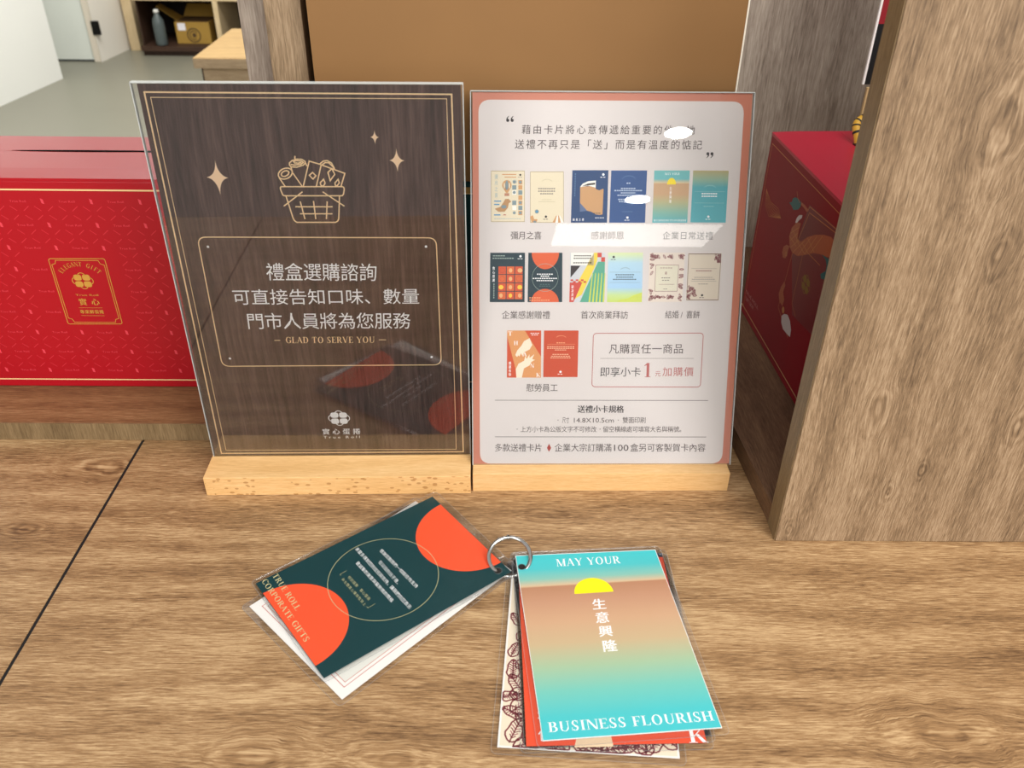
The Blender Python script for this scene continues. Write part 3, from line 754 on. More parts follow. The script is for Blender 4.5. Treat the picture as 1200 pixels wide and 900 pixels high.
OR = P('dragon_orange', '#b04f26', 0.4); SC = P('dragon_scale', '#c9813f', 0.4); TE = P('dragon_teal', '#0f5a5c', 0.4); WD = P('dragon_white', '#d9c6c2', 0.5); FD = P('frame_dark', '#780a18', 0.4)
ink.poly([(0.10423, 0.11105), (0.11909, 0.16403), (0.17780, 0.16848), (0.19752, 0.13574), (0.18484, 0.07348), (0.13120, 0.06569)], FD, 1)
ink.line([(0.18005, 0.16475), (0.12249, 0.15835), (0.10423, 0.11105), (0.09764, 0.05534), (0.13279, 0.04315)], 0.0007, G2, 2)
ink.line([(0.17838, 0.16752), (0.12058, 0.16296), (0.11815, 0.15774)], 0.0007, G2, 2)
ink.line([(0.12672, 0.12143), (0.12605, 0.07435), (0.13914, 0.06816)], 0.0006, G2, 2); ink.line([(0.13906, 0.12814), (0.16475, 0.12987)], 0.0006, G2, 2)
ink.flush('inner_frame')
body_ = [(0.10076, 0.14114), (0.09177, 0.13200), (0.08974, 0.12298), (0.09541, 0.11545), (0.10288, 0.11331), (0.11591, 0.11571), (0.13114, 0.12363), (0.14710, 0.13269), (0.16001, 0.13778), (0.17320, 0.14139), (0.18355, 0.14539), (0.18283, 0.15800), (0.17335, 0.15860), (0.15900, 0.15433), (0.14305, 0.14741), (0.12917, 0.13930), (0.11765, 0.12991), (0.10924, 0.12883), (0.10830, 0.13727), (0.10960, 0.14341)]
ink.poly(body_, OR, 3)
ink.poly([(0.08805, 0.11397), (0.08150, 0.10919), (0.08079, 0.10321), (0.08502, 0.09988), (0.09142, 0.10210), (0.09416, 0.10656), (0.09370, 0.11103), (0.09541, 0.11545)], OR, 3)
ink.ring((0.09065, 0.10587), 0.0016, 0.0006, SC, 4)
ink.poly([(0.10094, 0.15942), (0.10932, 0.16018), (0.11690, 0.15983), (0.12048, 0.15921), (0.11646, 0.15660), (0.10859, 0.15736), (0.10039, 0.15697)], OR, 3)
ink.poly([(0.09947, 0.08268), (0.09452, 0.07533), (0.09235, 0.06647), (0.09769, 0.06136), (0.10671, 0.06118), (0.10781, 0.06862), (0.10180, 0.07328), (0.10388, 0.08110)], OR, 3)
ink.line([(0.09147, 0.12651), (0.10748, 0.13866)], 0.0005, SC, 4)
ink.line([(0.09358, 0.12015), (0.10670, 0.13309)], 0.0005, SC, 4)
ink.line([(0.09792, 0.11567), (0.11290, 0.12957)], 0.0005, SC, 4)
ink.line([(0.10548, 0.11450), (0.12495, 0.13401)], 0.0005, SC, 4)
ink.line([(0.11765, 0.11740), (0.13660, 0.14254)], 0.0005, SC, 4)
ink.line([(0.13073, 0.12431), (0.14720, 0.14801)], 0.0005, SC, 4)
ink.line([(0.14207, 0.13093), (0.15770, 0.15258)], 0.0005, SC, 4)
ink.line([(0.09069, 0.12340), (0.10971, 0.12188)], 0.0005, SC, 4)
ink.line([(0.09219, 0.13129), (0.11414, 0.12748)], 0.0005, SC, 4)
ink.line([(0.10674, 0.12685), (0.13073, 0.12431)], 0.0005, SC, 4)
ink.line([(0.12000, 0.13008), (0.13838, 0.12783)], 0.0005, SC, 4)
ink.line([(0.12957, 0.13862), (0.14850, 0.13418)], 0.0005, SC, 4)
ink.poly([(0.07451, 0.14862), (0.08027, 0.15135), (0.08122, 0.15528), (0.08667, 0.15824), (0.09493, 0.15971), (0.10116, 0.15905), (0.10136, 0.15534), (0.09790, 0.15131), (0.08733, 0.14660), (0.08222, 0.14806)], TE, 4)
ink.line([(0.08732, 0.16370), (0.09193, 0.15941), (0.09863, 0.15767)], 0.0006, G2, 5)
ink.poly([(0.16345, 0.13936), (0.17269, 0.13869), (0.17671, 0.13556), (0.17740, 0.13085), (0.16910, 0.12429), (0.17202, 0.12142), (0.18257, 0.12580), (0.18260, 0.13501), (0.18004, 0.14213)], TE, 4)
ink.poly([(0.09712, 0.13875), (0.09836, 0.14363), (0.10202, 0.14781), (0.10915, 0.15087), (0.10925, 0.14811), (0.10428, 0.14403), (0.10118, 0.14044)], WD, 5)
ink.poly([(0.10941, 0.05277), (0.11442, 0.05747), (0.12230, 0.06081), (0.12984, 0.05912), (0.13650, 0.05316), (0.13745, 0.04631), (0.12901, 0.04497), (0.11867, 0.04397), (0.11176, 0.04709)], WD, 4)
ink.disc((0.11017, 0.05915), 0.0032, SC, 4, n=16)
ink.flush('dragon_print')
for k in range(7):
    ink.line([(0.01179, 0.13804), Vector((0.01664, 0.12365)).lerp(Vector((0.02915, 0.13139)), k / 6)[:], Vector((0.03109, 0.11794)).lerp(Vector((0.05130, 0.13365)), k / 6)[:], (0.06229, 0.12846)], 0.0005, G2, 2)
ink.flush('swirl_print')
ink.sans('TRUE ROLL', (0.00388, 0.02692), (0.04782, 0.02949), (0.00516, 0.02362), P('pale_rose_ink', '#c98a86', 0.5), 2)
ink.sans('GIFT BOX', (0.00767, 0.02044), (0.03547, 0.02287), (0.00914, 0.01681), P('pale_rose_ink', '#c98a86', 0.5), 2)
ink.flush('corner_lettering')
logo(ink, (0.14579, 0.10313), 0.0085, P('dim_gold', '#8f6a2a', 0.5)); ink.flush('clover_mark')

# gold twisted cord handle rising from an eyelet in its lid
E0 = Vector((0.31812, 0.76243, 0.20770))
pts = []
for k in range(33):
    q_ = k / 32
    pts.append(E0 + Vector((0.050 * q_ - 0.0075 * math.sin(math.pi * min(1, q_ * 3)), 0.020 * math.sin(math.pi * q_) ** 0.5, 0.0010 + 0.0222 * math.sin(math.pi * q_) ** 0.5)))
vv, ff = tube(pts, 0.0038, 10)
cord = link_mesh('cord_handle', vv, ff, P('cord_gold', '#d3a332', 0.5), b3, smooth=True, label='gold and black twisted cord handle')
vv = []; ff = []
for k in range(1, 32, 2):
    a, b_ = tube([pts[k], pts[k] + (pts[k + 1] - pts[k]) * 0.6], 0.0041, 10); o = len(vv); vv += a; ff += [[o + i for i in f] for f in b_]
st_o = link_mesh('cord_stripes', vv, ff, P('cord_black', '#15100a', 0.6), cord); st_o['kind'] = 'stuff'
vv, ff = tube([E0, E0 + Vector((0, 0, 0.0013))], 0.0050, 20)
ff.append(list(range(20, 40)))
link_mesh('eyelet', vv, ff, P('eyelet_dark', '#2a0a0c', 0.4), b3)

# tan carton and a red and black leaflet behind that box
tc_ = thing('tan_carton', (0.3962, 0.89, 0.0181), 'tall tan board mostly hidden behind the front panel, beside the dark red box', 'carton')
rbox('carton_body', WF, (0.3462, 0.84, 0.0184), (0.4662, 0.844, 0.2386), P('tan_card', '#c2a274', 0.6), tc_, bevel=0.0006)
lf = thing('leaflet', (0.3862, 0.86, 0.2386), 'thin sliver of a red and black leaflet with white edge behind the front panel', 'leaflet')
rbox('black_sheet', WF, (0.3474, 0.852, 0.2389), (0.4462, 0.854, 0.2936), P('leaflet_black', '#0d0d10', 0.5), lf)
rbox('red_sheet', WF, (0.3474, 0.852, 0.2938), (0.4462, 0.854, 0.5386), P('leaflet_red', '#8c1420', 0.5), lf)
rbox('white_edge', WF, (0.3452, 0.8517, 0.2389), (0.3472, 0.8542, 0.5386), P('leaflet_white', '#efe9e6', 0.5), lf)

# ---------------------------------------------------------------- the two signs
def sign(name, fr, fb, W, H, base_d, base_u, label, paper_q, paper_mat, beech, tilt, back_d):
    t = thing(name, fb(W / 2, 0, 0), label, 'sign')
    # base block, frame fb: u across, v back, n up
    u0, u1 = base_u
    rbox('wood_base', fb, (u0, -base_d, 0.0002), (u1, back_d, 0.0180), MATS[beech], t, bevel=0.0006, label='pale beech base block')
    T = 0.0013
    rbox('acrylic_front', fr, (0, 0.0004, 0.0002), (W, H, T), MATS['acrylic'], t, bevel=0.00015, seg=1)
    rbox('acrylic_back', fr, (0, 0.0004, -T - 0.0006), (W, H, -0.0006), MATS['acrylic'], t, bevel=0.00015, seg=1)
    e = 0.0008
    for nm, a, b in (('edge_left', (-0.0003, 0, -T - 0.0006), (e * 0.4, H, T)), ('edge_right', (W - e * 0.4, 0, -T - 0.0006), (W + 0.0003, H, T)), ('edge_top', (0, H - e * 0.4, -T - 0.0006), (W, H + 0.0005, T))):
        rbox('acrylic_edge', fr, a, b, MATS['acrylic_edge'], t)
    sheet = prism('printed_sheet', fr, paper_q, -0.0005, -0.0003, paper_mat, t)
    return t, sheet

FL = Fr((-0.23391, 0.54681, 0.01750), (0.99980, 0.01976, 0.00000), (-0.00015, 0.00735, 0.99997))
FLb = Fr((-0.23391, 0.54681, 0.00000), (0.99980, 0.01976, 0.00000), (-0.01976, 0.99980, 0.00000))
FR_ = Fr((-0.02475, 0.53755, 0.01750), (0.99993, 0.01189, 0.00000), (-0.00403, 0.33906, 0.94076))
FRb = Fr((-0.02475, 0.53755, 0.00000), (0.99993, 0.01189, 0.00000), (-0.01189, 0.99993, 0.00000))

pq = [(0.00010, -0.00012), (0.20672, 0.00055), (0.20517, 0.29224), (0.00366, 0.29223)]
s1, sh1 = sign('sign_stand', FL, FLb, 0.2067, 0.2931, 0.0285, (-0.0015, 0.2072), 'left acrylic sign with dark wood-print poster, gold basket drawing and beech base', pq, MATS['printed_walnut'], 'beech', 0, 0.021)
ink = Ink(FL, sh1, -0.00027)
CR = P('cream_ink', '#ffdca8', 0.5)
WH = P('white_ink', '#ffffff', 0.5)
ink.line([(0.00714, 0.28700), (0.19943, 0.28640), (0.20093, 0.00252), (0.00594, 0.00243)], 0.0010, CR, 1, True)
ink.line([(0.01040, 0.28377), (0.19622, 0.28363), (0.19525, 0.00517), (0.01010, 0.00560)], 0.00045, CR, 1, True)
ink.flush('border_lines')
ink.line(ink.rrect_pts([(0.02176, 0.18959), (0.18600, 0.18909), (0.18602, 0.08557), (0.02091, 0.08494)], 0.0060), 0.00075, CR, 1, True)
for p in ((0.02779, 0.18236), (0.17868, 0.18251), (0.02769, 0.09184), (0.17893, 0.09256)):
    ink.disc(p, 0.0009, WH, 2, n=14)
ink.flush('text_frame')
for c, top, bot, lft, rgt in (
    ((0.04311, 0.23195), (0.04336, 0.24318), (0.04293, 0.21993), (0.03591, 0.23211), (0.05008, 0.23173)),
    ((0.16210, 0.24363), (0.16233, 0.25176), (0.16241, 0.23602), (0.15735, 0.24374), (0.16725, 0.24359)),
    ((0.14884, 0.25899), (0.14899, 0.26375), (0.14892, 0.25431), (0.14609, 0.25904), (0.15159, 0.25895))):
    C = Vector(c); pts = []
    tips = [Vector(top), Vector(rgt), Vector(bot), Vector(lft)]
    for i in range(4):
        a, b = tips[i], tips[(i + 1) % 4]
        for k in range(8):
            t = k / 8
            m = C + ((a - C) + (b - C)) * 0.10
            pts.append(tuple(a * (1 - t) ** 2 + m * 2 * t * (1 - t) + b * t * t))
    ink.poly(pts, P('star_ink', '#ffdcb4', 0.5), 1)
    ink.flush('sparkle_star')
# basket drawing
def K(*a): return a
LWD = 0.00085
for pts, cl in (([(0.08411, 0.22569), (0.12488, 0.22576), (0.12571, 0.22523), (0.12582, 0.22379), (0.12500, 0.22047), (0.12401, 0.21941), (0.08547, 0.21936), (0.08440, 0.21989), (0.08341, 0.22372), (0.08346, 0.22504)], True),
    ([(0.08645, 0.21910), (0.08915, 0.20359), (0.08987, 0.20167), (0.09132, 0.20044), (0.11777, 0.20045), (0.11929, 0.20142), (0.12009, 0.20293), (0.12221, 0.21914)], False),
    ([(0.08398, 0.21200), (0.09784, 0.22216)], False),
    ([(0.11124, 0.22218), (0.12483, 0.21204)], False),
    ([(0.09171, 0.21161), (0.11686, 0.21163)], False),
    ([(0.09414, 0.20660), (0.11622, 0.20661)], False),
    ([(0.09549, 0.21537), (0.09714, 0.20278)], False),
    ([(0.10442, 0.21565), (0.10448, 0.20278)], False),
    ([(0.11355, 0.21539), (0.11169, 0.20278)], False),
    ([(0.09265, 0.23652), (0.09270, 0.23552), (0.09238, 0.23445), (0.09170, 0.23340), (0.09072, 0.23245), (0.08952, 0.23168), (0.08819, 0.23115), (0.08685, 0.23091), (0.08561, 0.23097), (0.08456, 0.23134), (0.08379, 0.23197), (0.08337, 0.23283), (0.08332, 0.23384), (0.08366, 0.23491), (0.08434, 0.23596), (0.08533, 0.23689), (0.08652, 0.23766), (0.08784, 0.23818), (0.08917, 0.23842), (0.09041, 0.23836), (0.09145, 0.23800), (0.09222, 0.23737)], True),
    ([(0.09043, 0.23578), (0.09046, 0.23529), (0.09029, 0.23475), (0.08991, 0.23420), (0.08938, 0.23369), (0.08872, 0.23326), (0.08800, 0.23294), (0.08727, 0.23277), (0.08658, 0.23275), (0.08601, 0.23289), (0.08558, 0.23317), (0.08535, 0.23357), (0.08532, 0.23407), (0.08550, 0.23461), (0.08587, 0.23515), (0.08641, 0.23566), (0.08707, 0.23609), (0.08779, 0.23641), (0.08851, 0.23658), (0.08919, 0.23660), (0.08977, 0.23646), (0.09019, 0.23619)], True),
    ([(0.08352, 0.23189), (0.08673, 0.22596)], False),
    ([(0.09244, 0.23611), (0.09806, 0.22598)], False),
    ([(0.09222, 0.23918), (0.09291, 0.23585)], False),
    ([(0.09149, 0.24027), (0.09170, 0.24186), (0.09363, 0.24346), (0.09685, 0.24441), (0.09992, 0.24429), (0.10200, 0.24303), (0.10211, 0.24189), (0.10070, 0.24048), (0.09618, 0.23906), (0.09259, 0.23918), (0.09149, 0.24027)], False),
    ([(0.09413, 0.24250), (0.09611, 0.24346), (0.09978, 0.24315), (0.10091, 0.24220), (0.09889, 0.24092), (0.09449, 0.24046), (0.09238, 0.24091)], False),
    ([(0.09467, 0.24187), (0.09775, 0.24175), (0.09969, 0.24239)], False),
    ([(0.09589, 0.24656), (0.09557, 0.24504), (0.09619, 0.24403), (0.09739, 0.24378)], False),
    ([(0.10207, 0.24252), (0.10285, 0.23972)], False),
    ([(0.09881, 0.22598), (0.10474, 0.24316), (0.11193, 0.24089)], False),
    ([(0.10750, 0.22600), (0.11243, 0.24101)], False),
    ([(0.11239, 0.24064), (0.12726, 0.23489), (0.12390, 0.22602)], False),
    ([(0.10373, 0.23354), (0.10608, 0.23549), (0.10807, 0.23323), (0.10581, 0.23096)], True),
    ([(0.11028, 0.22836), (0.11282, 0.23084), (0.11356, 0.22837), (0.11231, 0.22613), (0.11069, 0.22639)], True),
    ([(0.12009, 0.22838), (0.12248, 0.23086), (0.12299, 0.22838), (0.12113, 0.22615), (0.12019, 0.22680)], True),
    ([(0.11620, 0.23551), (0.11909, 0.23809), (0.12057, 0.23423), (0.11712, 0.22993)], True),
    ([(0.11147, 0.24127), (0.11404, 0.24318), (0.11655, 0.24351), (0.11918, 0.24192), (0.12084, 0.23809)], False),
    ([(0.11248, 0.24031), (0.11518, 0.24223), (0.11763, 0.24192), (0.11985, 0.23937), (0.12080, 0.23777)], False)):
    ink.line(pts, LWD, CR, 1, cl)
ink.flush('basket_drawing')
ink.cjk('禮盒選購諮詢', (0.06568, 0.17019), (0.14491, 0.16960), (0.06470, 0.15642), WH)
ink.cjk('可直接告知口味、數量', (0.03840, 0.14959), (0.17241, 0.15004), (0.03789, 0.13698), WH)
ink.cjk('門市人員將為您服務', (0.04542, 0.13041), (0.16568, 0.13053), (0.04479, 0.11693), WH)
ink.flush('white_lettering')
ink.serif('GLAD TO SERVE YOU', (0.07172, 0.11034), (0.13731, 0.11041), (0.07144, 0.10494), CR)
ink.line([(0.06302, 0.10738), (0.06736, 0.10737)], 0.0005, CR, 1)
ink.line([(0.14032, 0.10762), (0.14563, 0.10760)], 0.0005, CR, 1)
ink.flush('cream_lettering')
logo(ink, (0.10383, 0.03657), 0.0072, WH)
ink.cjk('實心蛋捲', (0.08933, 0.02639), (0.11930, 0.02651), (0.08904, 0.02068), WH, bold=0.02)
ink.sans('T r u e   R o l l', (0.08969, 0.01916), (0.11854, 0.01929), (0.08956, 0.01679), WH)
ink.flush('clover_mark', 'small white four-leaf mark and lettering')

pq = [(-0.00015, -0.00020), (0.20621, 0.00049), (0.20547, 0.28431), (0.00140, 0.28389)]
s2, sh2 = sign('sign_stand', FR_, FRb, 0.2068, 0.2845, 0.0125, (0.0, 0.2045), 'right acrylic sign leaning back, pale pink-bordered poster picturing small cards, beech base', pq, P('salmon_print', '#c97e66', 0.45, 0, 0.02, 20), 'beech_plain', 0, 0.034)
ink = Ink(FR_, sh2, -0.00027)
PG = P('pale_print', '#dcd4d1', 0.5, 0, 0.015, 14)
ink.poly(ink.rrect_pts([(0.00569, 0.27874), (0.19987, 0.27847), (0.20061, 0.00057), (0.00566, 0.00079)], 0.009), PG, 0)
ink.flush('pale_panel')
BK = P('ink_black', '#2b2022', 0.5)
BR = P('ink_brown', '#3d2b2a', 0.5)
GY = P('ink_grey', '#7b706d', 0.5)
RDI = P('ink_rose', '#b5605c', 0.5)
# quotation marks
for pts in ((593.8, 141.0, 1), (600.0, 141.0, 1), (830.2, 180.2, -1), (835.4, 180.2, -1)):
    pass
for c, sgn in (((0.02704, 0.26440), 1), ((0.03027, 0.26441), 1), ((0.17512, 0.24154), -1), ((0.17817, 0.24155), -1)):
    ink.disc(c, 0.00115, BK, 1, n=14)
    ink.poly([(c[0] - sgn * 0.00115, c[1]), (c[0] - sgn * 0.0009, c[1] + sgn * 0.0016), (c[0] + sgn * 0.0007, c[1] + sgn * 0.0032), (c[0] + sgn * 0.0009, c[1] + sgn * 0.0028), (c[0] - sgn * 0.0001, c[1] + sgn * 0.0014), (c[0], c[1])], BK, 1)
ink.cjk('藉由卡片將心意傳遞給重要的他/她', (0.03752, 0.26135), (0.16478, 0.26156), (0.03732, 0.25488), BR)
ink.cjk('送禮不再只是「送」而是有溫度的惦記', (0.03252, 0.25112), (0.17065, 0.25123), (0.03231, 0.24436), BR)
ink.flush('heading_lettering')
for s_, a, b, c in (('彌月之喜', (0.02954, 0.18444), (0.05316, 0.18452), (0.02956, 0.17848)), ('感謝師恩', (0.09014, 0.18464), (0.11507, 0.18472), (0.09010, 0.17867)),
                    ('企業日常送禮', (0.14430, 0.18469), (0.18257, 0.18469), (0.14431, 0.17884)), ('企業感謝贈禮', (0.02303, 0.12418), (0.06043, 0.12424), (0.02304, 0.11796)),
                    ('首次商業拜訪', (0.08369, 0.12428), (0.12068, 0.12433), (0.08383, 0.11804)), ('結婚/喜餅', (0.14903, 0.12451), (0.17664, 0.12456), (0.14905, 0.11854)),
                    ('慰勞員工', (0.04233, 0.06662), (0.06739, 0.06662), (0.04238, 0.06027))):
    ink.cjk(s_, a, b, c, BR)
    ink.flush('caption_lettering')
ink.line(ink.rrect_pts([(0.09389, 0.10678), (0.17949, 0.10708), (0.17951, 0.06392), (0.09382, 0.06413)], 0.003), 0.00055, RDI, 1, True)
ink.line([(0.09982, 0.08694), (0.17300, 0.08698)], 0.0003, GY, 1)
ink.cjk('凡購買任一商品', (0.10634, 0.09839), (0.16450, 0.09857), (0.10638, 0.09068), BR)
ink.cjk('即享小卡', (0.09988, 0.08006), (0.13193, 0.08008), (0.09990, 0.07239), BK)
ink.serif('1', (0.13462, 0.08329), (0.13970, 0.08329), (0.13467, 0.07199), RDI)
ink.cjk('元', (0.14319, 0.07707), (0.14721, 0.07707), (0.14325, 0.07254), RDI)
ink.cjk('加購價', (0.14909, 0.08008), (0.17337, 0.08009), (0.14916, 0.07268), RDI)
ink.flush('price_box')
ink.line([(0.01757, 0.05328), (0.18623, 0.05301)], 0.0004, BR, 1)
ink.line([(0.01756, 0.02319), (0.18648, 0.02284)], 0.0004, BR, 1)
ink.cjk('送禮小卡規格', (0.08294, 0.04901), (0.11963, 0.04899), (0.08307, 0.04300), BK, bold=0.012)
ink.cjk('尺寸', (0.07103, 0.03950), (0.07888, 0.03950), (0.07112, 0.03444), BR)
ink.sans('14.8X10.5cm', (0.08025, 0.03879), (0.11198, 0.03877), (0.08034, 0.03485), BR)
ink.cjk('雙面印刷', (0.11888, 0.03947), (0.13803, 0.03945), (0.11906, 0.03440), BR)
ink.cjk('上方小卡為公版文字不可修改', (0.03788, 0.03194), (0.09888, 0.03188), (0.03791, 0.02699), BR)
ink.cjk('留空橫線處可填寫大名與稱號。', (0.10350, 0.03187), (0.16951, 0.03181), (0.10365, 0.02692), BR)
for c in ((0.06769, 0.03698), (0.11557, 0.03694), (0.03525, 0.02954), (0.10126, 0.02947)):
    ink.disc(c, 0.0004, BR, 1, n=8)
ink.cjk('多款送禮卡片', (0.01743, 0.01751), (0.05602, 0.01746), (0.01742, 0.01081), BR)
c = (0.06085, 0.01396)
ink.poly([(c[0], c[1] + 0.0034), (c[0] + 0.0017, c[1]), (c[0], c[1] - 0.0034), (c[0] - 0.0017, c[1])], P('ink_red', '#a8382c', 0.5), 1)
ink.cjk('企業大宗訂購滿', (0.06529, 0.01745), (0.11144, 0.01738), (0.06540, 0.01074), BR)
ink.sans('100', (0.11284, 0.01653), (0.12447, 0.01651), (0.11301, 0.01123), BR, bold=0.0)
ink.cjk('盒另可客製賀卡內容', (0.12581, 0.01736), (0.18666, 0.01728), (0.12605, 0.01064), BR)
ink.flush('footer_lettering')

# the fourteen little cards pictured on the poster
THUMBS = [((0.01479, 0.22863), (0.03972, 0.22874), (0.04001, 0.19148), (0.01474, 0.19139)),
    ((0.04376, 0.22821), (0.06861, 0.22832), (0.06937, 0.19101), (0.04405, 0.19093)),
    ((0.07505, 0.22927), (0.10183, 0.22939), (0.10186, 0.19113), (0.07469, 0.19103)),
    ((0.10393, 0.22922), (0.13057, 0.22934), (0.13060, 0.19123), (0.10359, 0.19113)),
    ((0.13590, 0.22936), (0.16240, 0.22948), (0.16249, 0.19134), (0.13601, 0.19125)),
    ((0.16488, 0.22949), (0.19143, 0.22943), (0.19154, 0.19144), (0.16481, 0.19154)),
    ((0.01412, 0.16849), (0.04045, 0.16856), (0.04035, 0.13100), (0.01367, 0.13095)),
    ((0.04297, 0.16857), (0.06875, 0.16864), (0.06924, 0.13105), (0.04271, 0.13100)),
    ((0.07476, 0.16866), (0.10118, 0.16874), (0.10151, 0.13111), (0.07474, 0.13106)),
    ((0.10351, 0.16874), (0.12996, 0.16882), (0.13049, 0.13116), (0.10368, 0.13111)),
    ((0.13503, 0.16883), (0.16192, 0.16891), (0.16149, 0.13141), (0.13503, 0.13136)),
    ((0.16428, 0.16853), (0.19005, 0.16860), (0.18991, 0.13245), (0.16460, 0.13241)),
    ((0.02708, 0.10891), (0.05339, 0.10894), (0.05365, 0.07156), (0.02699, 0.07156)),
    ((0.05557, 0.10894), (0.08232, 0.10897), (0.08236, 0.07198), (0.05545, 0.07198))]
gradient('sunset_small', [(0.0, '#6fb9b8'), (0.16, '#69b6ba'), (0.235, '#d9c39a'), (0.25, '#c9a37c'), (0.45, '#caa47e'), (0.60, '#b8b488'), (0.80, '#86b7a8'), (1.0, '#58b3bd')], axis=1)
gradient('teal_small', [(0.0, '#b4a674'), (0.18, '#8fb09a'), (0.32, '#4fa6b0'), (1.0, '#5ab2bc')], axis=1)
gradient('sky_small', [(0.0, '#d9e3a8'), (0.2, '#b7d6e6'), (0.7, '#a9cdea'), (0.85, '#c6dc9a'), (1.0, '#c9d96a')], axis=1)
def C_(n, h): return P(n, h, 0.5, 0, 0.01)
for idx, q in enumerate(THUMBS):
    m = bil(*q)
    class SI(Ink):
        pass
    ik = Ink(FR_, sh2, -0.00022, P=m)
    uvfix = None
    def words(rows, mat, w=0.6, cx_=0.5, lv=3, h=0.022):
        for y, ww in rows:
            n = max(2, int(ww * 16))
            for k in range(n):
                x = cx_ - ww / 2 + ww * k / n
                ik.rect(x, y, x + ww / n * 0.72, y + h, mat, lv)
    def mini_logo(x, y, mat, r=0.035):
        ik.disc((x, y), r, mat, 3, ry=r * 0.68, n=14); words([(y + 0.045, 0.16)], mat, cx_=x, h=0.012)
    cream = C_('thumb_cream', '#e4d8bd'); tan = C_('thumb_tan', '#cf9b66'); slate = C_('thumb_slate', '#7f9299'); blue = C_('thumb_blue', '#3f8fc0')
    if idx == 0:
        ik.rect(0, 0, 1, 1, C_('thumb_edge', '#b3a07a'), 0); ik.rect(0.015, 0.012, 0.985, 0.988, cream, 1)
        for k, ch in enumerate('彌月之喜'): ik.cjk(ch, (0.11, 0.07 + 0.12 * k), (0.25, 0.07 + 0.12 * k), (0.11, 0.16 + 0.12 * k), C_('thumb_paleblue', '#9fb6c0'), 3)
        for x, y, w in ((0.33, 0.062, 0.42), (0.40, 0.115, 0.35)): ik.rect(x, y, x + w, y + 0.018, tan, 2)
        ik.disc((0.47, 0.28), 0.14, tan, 2, ry=0.10); ik.poly([(0.34, 0.31), (0.60, 0.31), (0.50, 0.43), (0.44, 0.43)], tan, 2)
        ik.disc((0.47, 0.28), 0.045, slate, 3, ry=0.095); ik.disc((0.395, 0.29), 0.02, cream, 3, ry=0.06); ik.disc((0.545, 0.29), 0.02, cream, 3, ry=0.06)
        ik.rect(0.40, 0.435, 0.54, 0.49, C_('thumb_rose', '#b98267'), 3)
        ik.disc((0.70, 0.21), 0.06, blue, 2, ry=0.035)
        for k in range(7):
            for x, cs in ((0.63, (cream, slate, C_('thumb_white', '#f1efe8'))), (0.81, (slate, tan, tan))):
                ik.rect(x, 0.18 + 0.1 * k, x + 0.12, 0.265 + 0.1 * k, cs[(k + (x > 0.7)) % 3], 2)
                if (k % 2) == 0: ik.disc((x + 0.06, 0.22 + 0.1 * k), 0.045, slate, 3, ry=0.03, n=16)
        ik.poly([(0.11, 0.74), (0.28, 0.70), (0.36, 0.62), (0.42, 0.55), (0.52, 0.545), (0.60, 0.60), (0.53, 0.63), (0.50, 0.72), (0.40, 0.80), (0.22, 0.80)], C_('thumb_bird', '#b98d5f'), 2)
        ik.disc((0.38, 0.70), 0.08, slate, 3, ry=0.035)
        for x0, x1, y in ((0.09, 0.30, 0.58), (0.09, 0.25, 0.645), (0.09, 0.28, 0.85)): ik.rect(x0, y, x1, y + 0.022, blue, 2)
        ik.disc((0.40, 0.87), 0.05, C_('thumb_rust', '#b55c48'), 2, ry=0.02, a0=180, a1=360); ik.disc((0.87, 0.08), 0.03, BK, 3, ry=0.02, n=12)
        words([(0.12, 0.14)], GY, cx_=0.87, h=0.01); words([(0.93, 0.8)], C_('thumb_paleblue', '#9fb6c0'), h=0.012)
    elif idx == 1:
        ik.rect(0, 0, 1, 1, C_('thumb_edge', '#b3a07a'), 0); ik.rect(0.015, 0.012, 0.985, 0.988, cream, 1)
        words([(0.32, 0.52), (0.37, 0.52), (0.42, 0.40)], GY); words([(0.54, 0.3), (0.58, 0.5)], C_('thumb_faint', '#c5b998'), h=0.012)
        ik.ring((0.5, 0.24), 0.18, 0.008, C_('thumb_faint', '#c5b998'), 2, 210, 330, 16, ry=0.09)
        ik.disc((0.20, 0.78), 0.06, slate, 3, ry=0.04); ik.disc((0.20, 0.78), 0.03, blue, 4, ry=0.02)
        ik.poly([(0.0, 0.88), (0.08, 0.85), (0.12, 0.93), (0.22, 0.93), (0.20, 0.98), (0.05, 1.0)], tan, 3); ik.disc((0.14, 0.98), 0.05, slate, 3, ry=0.02)
        for k, c_ in enumerate((tan, C_('thumb_white', '#f1efe8'), tan, C_('thumb_white', '#f1efe8'))):
            ik.poly([(0.66 + 0.085 * k, 1.0), (0.66 + 0.085 * (k + 1), 1.0), (0.80 + 0.03 * (k + 1) - 0.03, 0.86), (0.80 + 0.03 * k - 0.03, 0.86)], c_, 3)
        mini_logo(0.47, 0.88, BK)
    elif idx == 2:
        nv = C_('thumb_navy', '#1a4172')
        ik.rect(0, 0, 1, 1, nv, 0); kb = C_('thumb_kraft', '#c89b6c')
        ik.poly([(0.22, 0.32), (0.30, 0.25), (0.45, 0.205), (0.66, 0.195), (0.66, 0.33), (0.45, 0.29), (0.30, 0.31)], C_('thumb_white', '#f1efe8'), 1)
        ik.poly([(0.28, 0.30), (0.45, 0.25), (0.64, 0.235), (0.64, 0.27), (0.45, 0.285)], C_('thumb_shadow', '#3a2c22'), 2)
        ik.poly([(0.23, 0.32), (0.35, 0.305), (0.50, 0.30), (0.65, 0.33), (0.68, 0.36), (0.76, 0.38), (0.86, 0.35), (0.88, 0.36), (0.87, 0.84), (0.78, 0.85), (0.68, 0.84), (0.56, 0.79), (0.45, 0.77), (0.24, 0.775)], kb, 2)
        ik.poly([(0.24, 0.62), (0.24, 0.79), (0.44, 0.77)], C_('thumb_midblue', '#5a6f95'), 3)
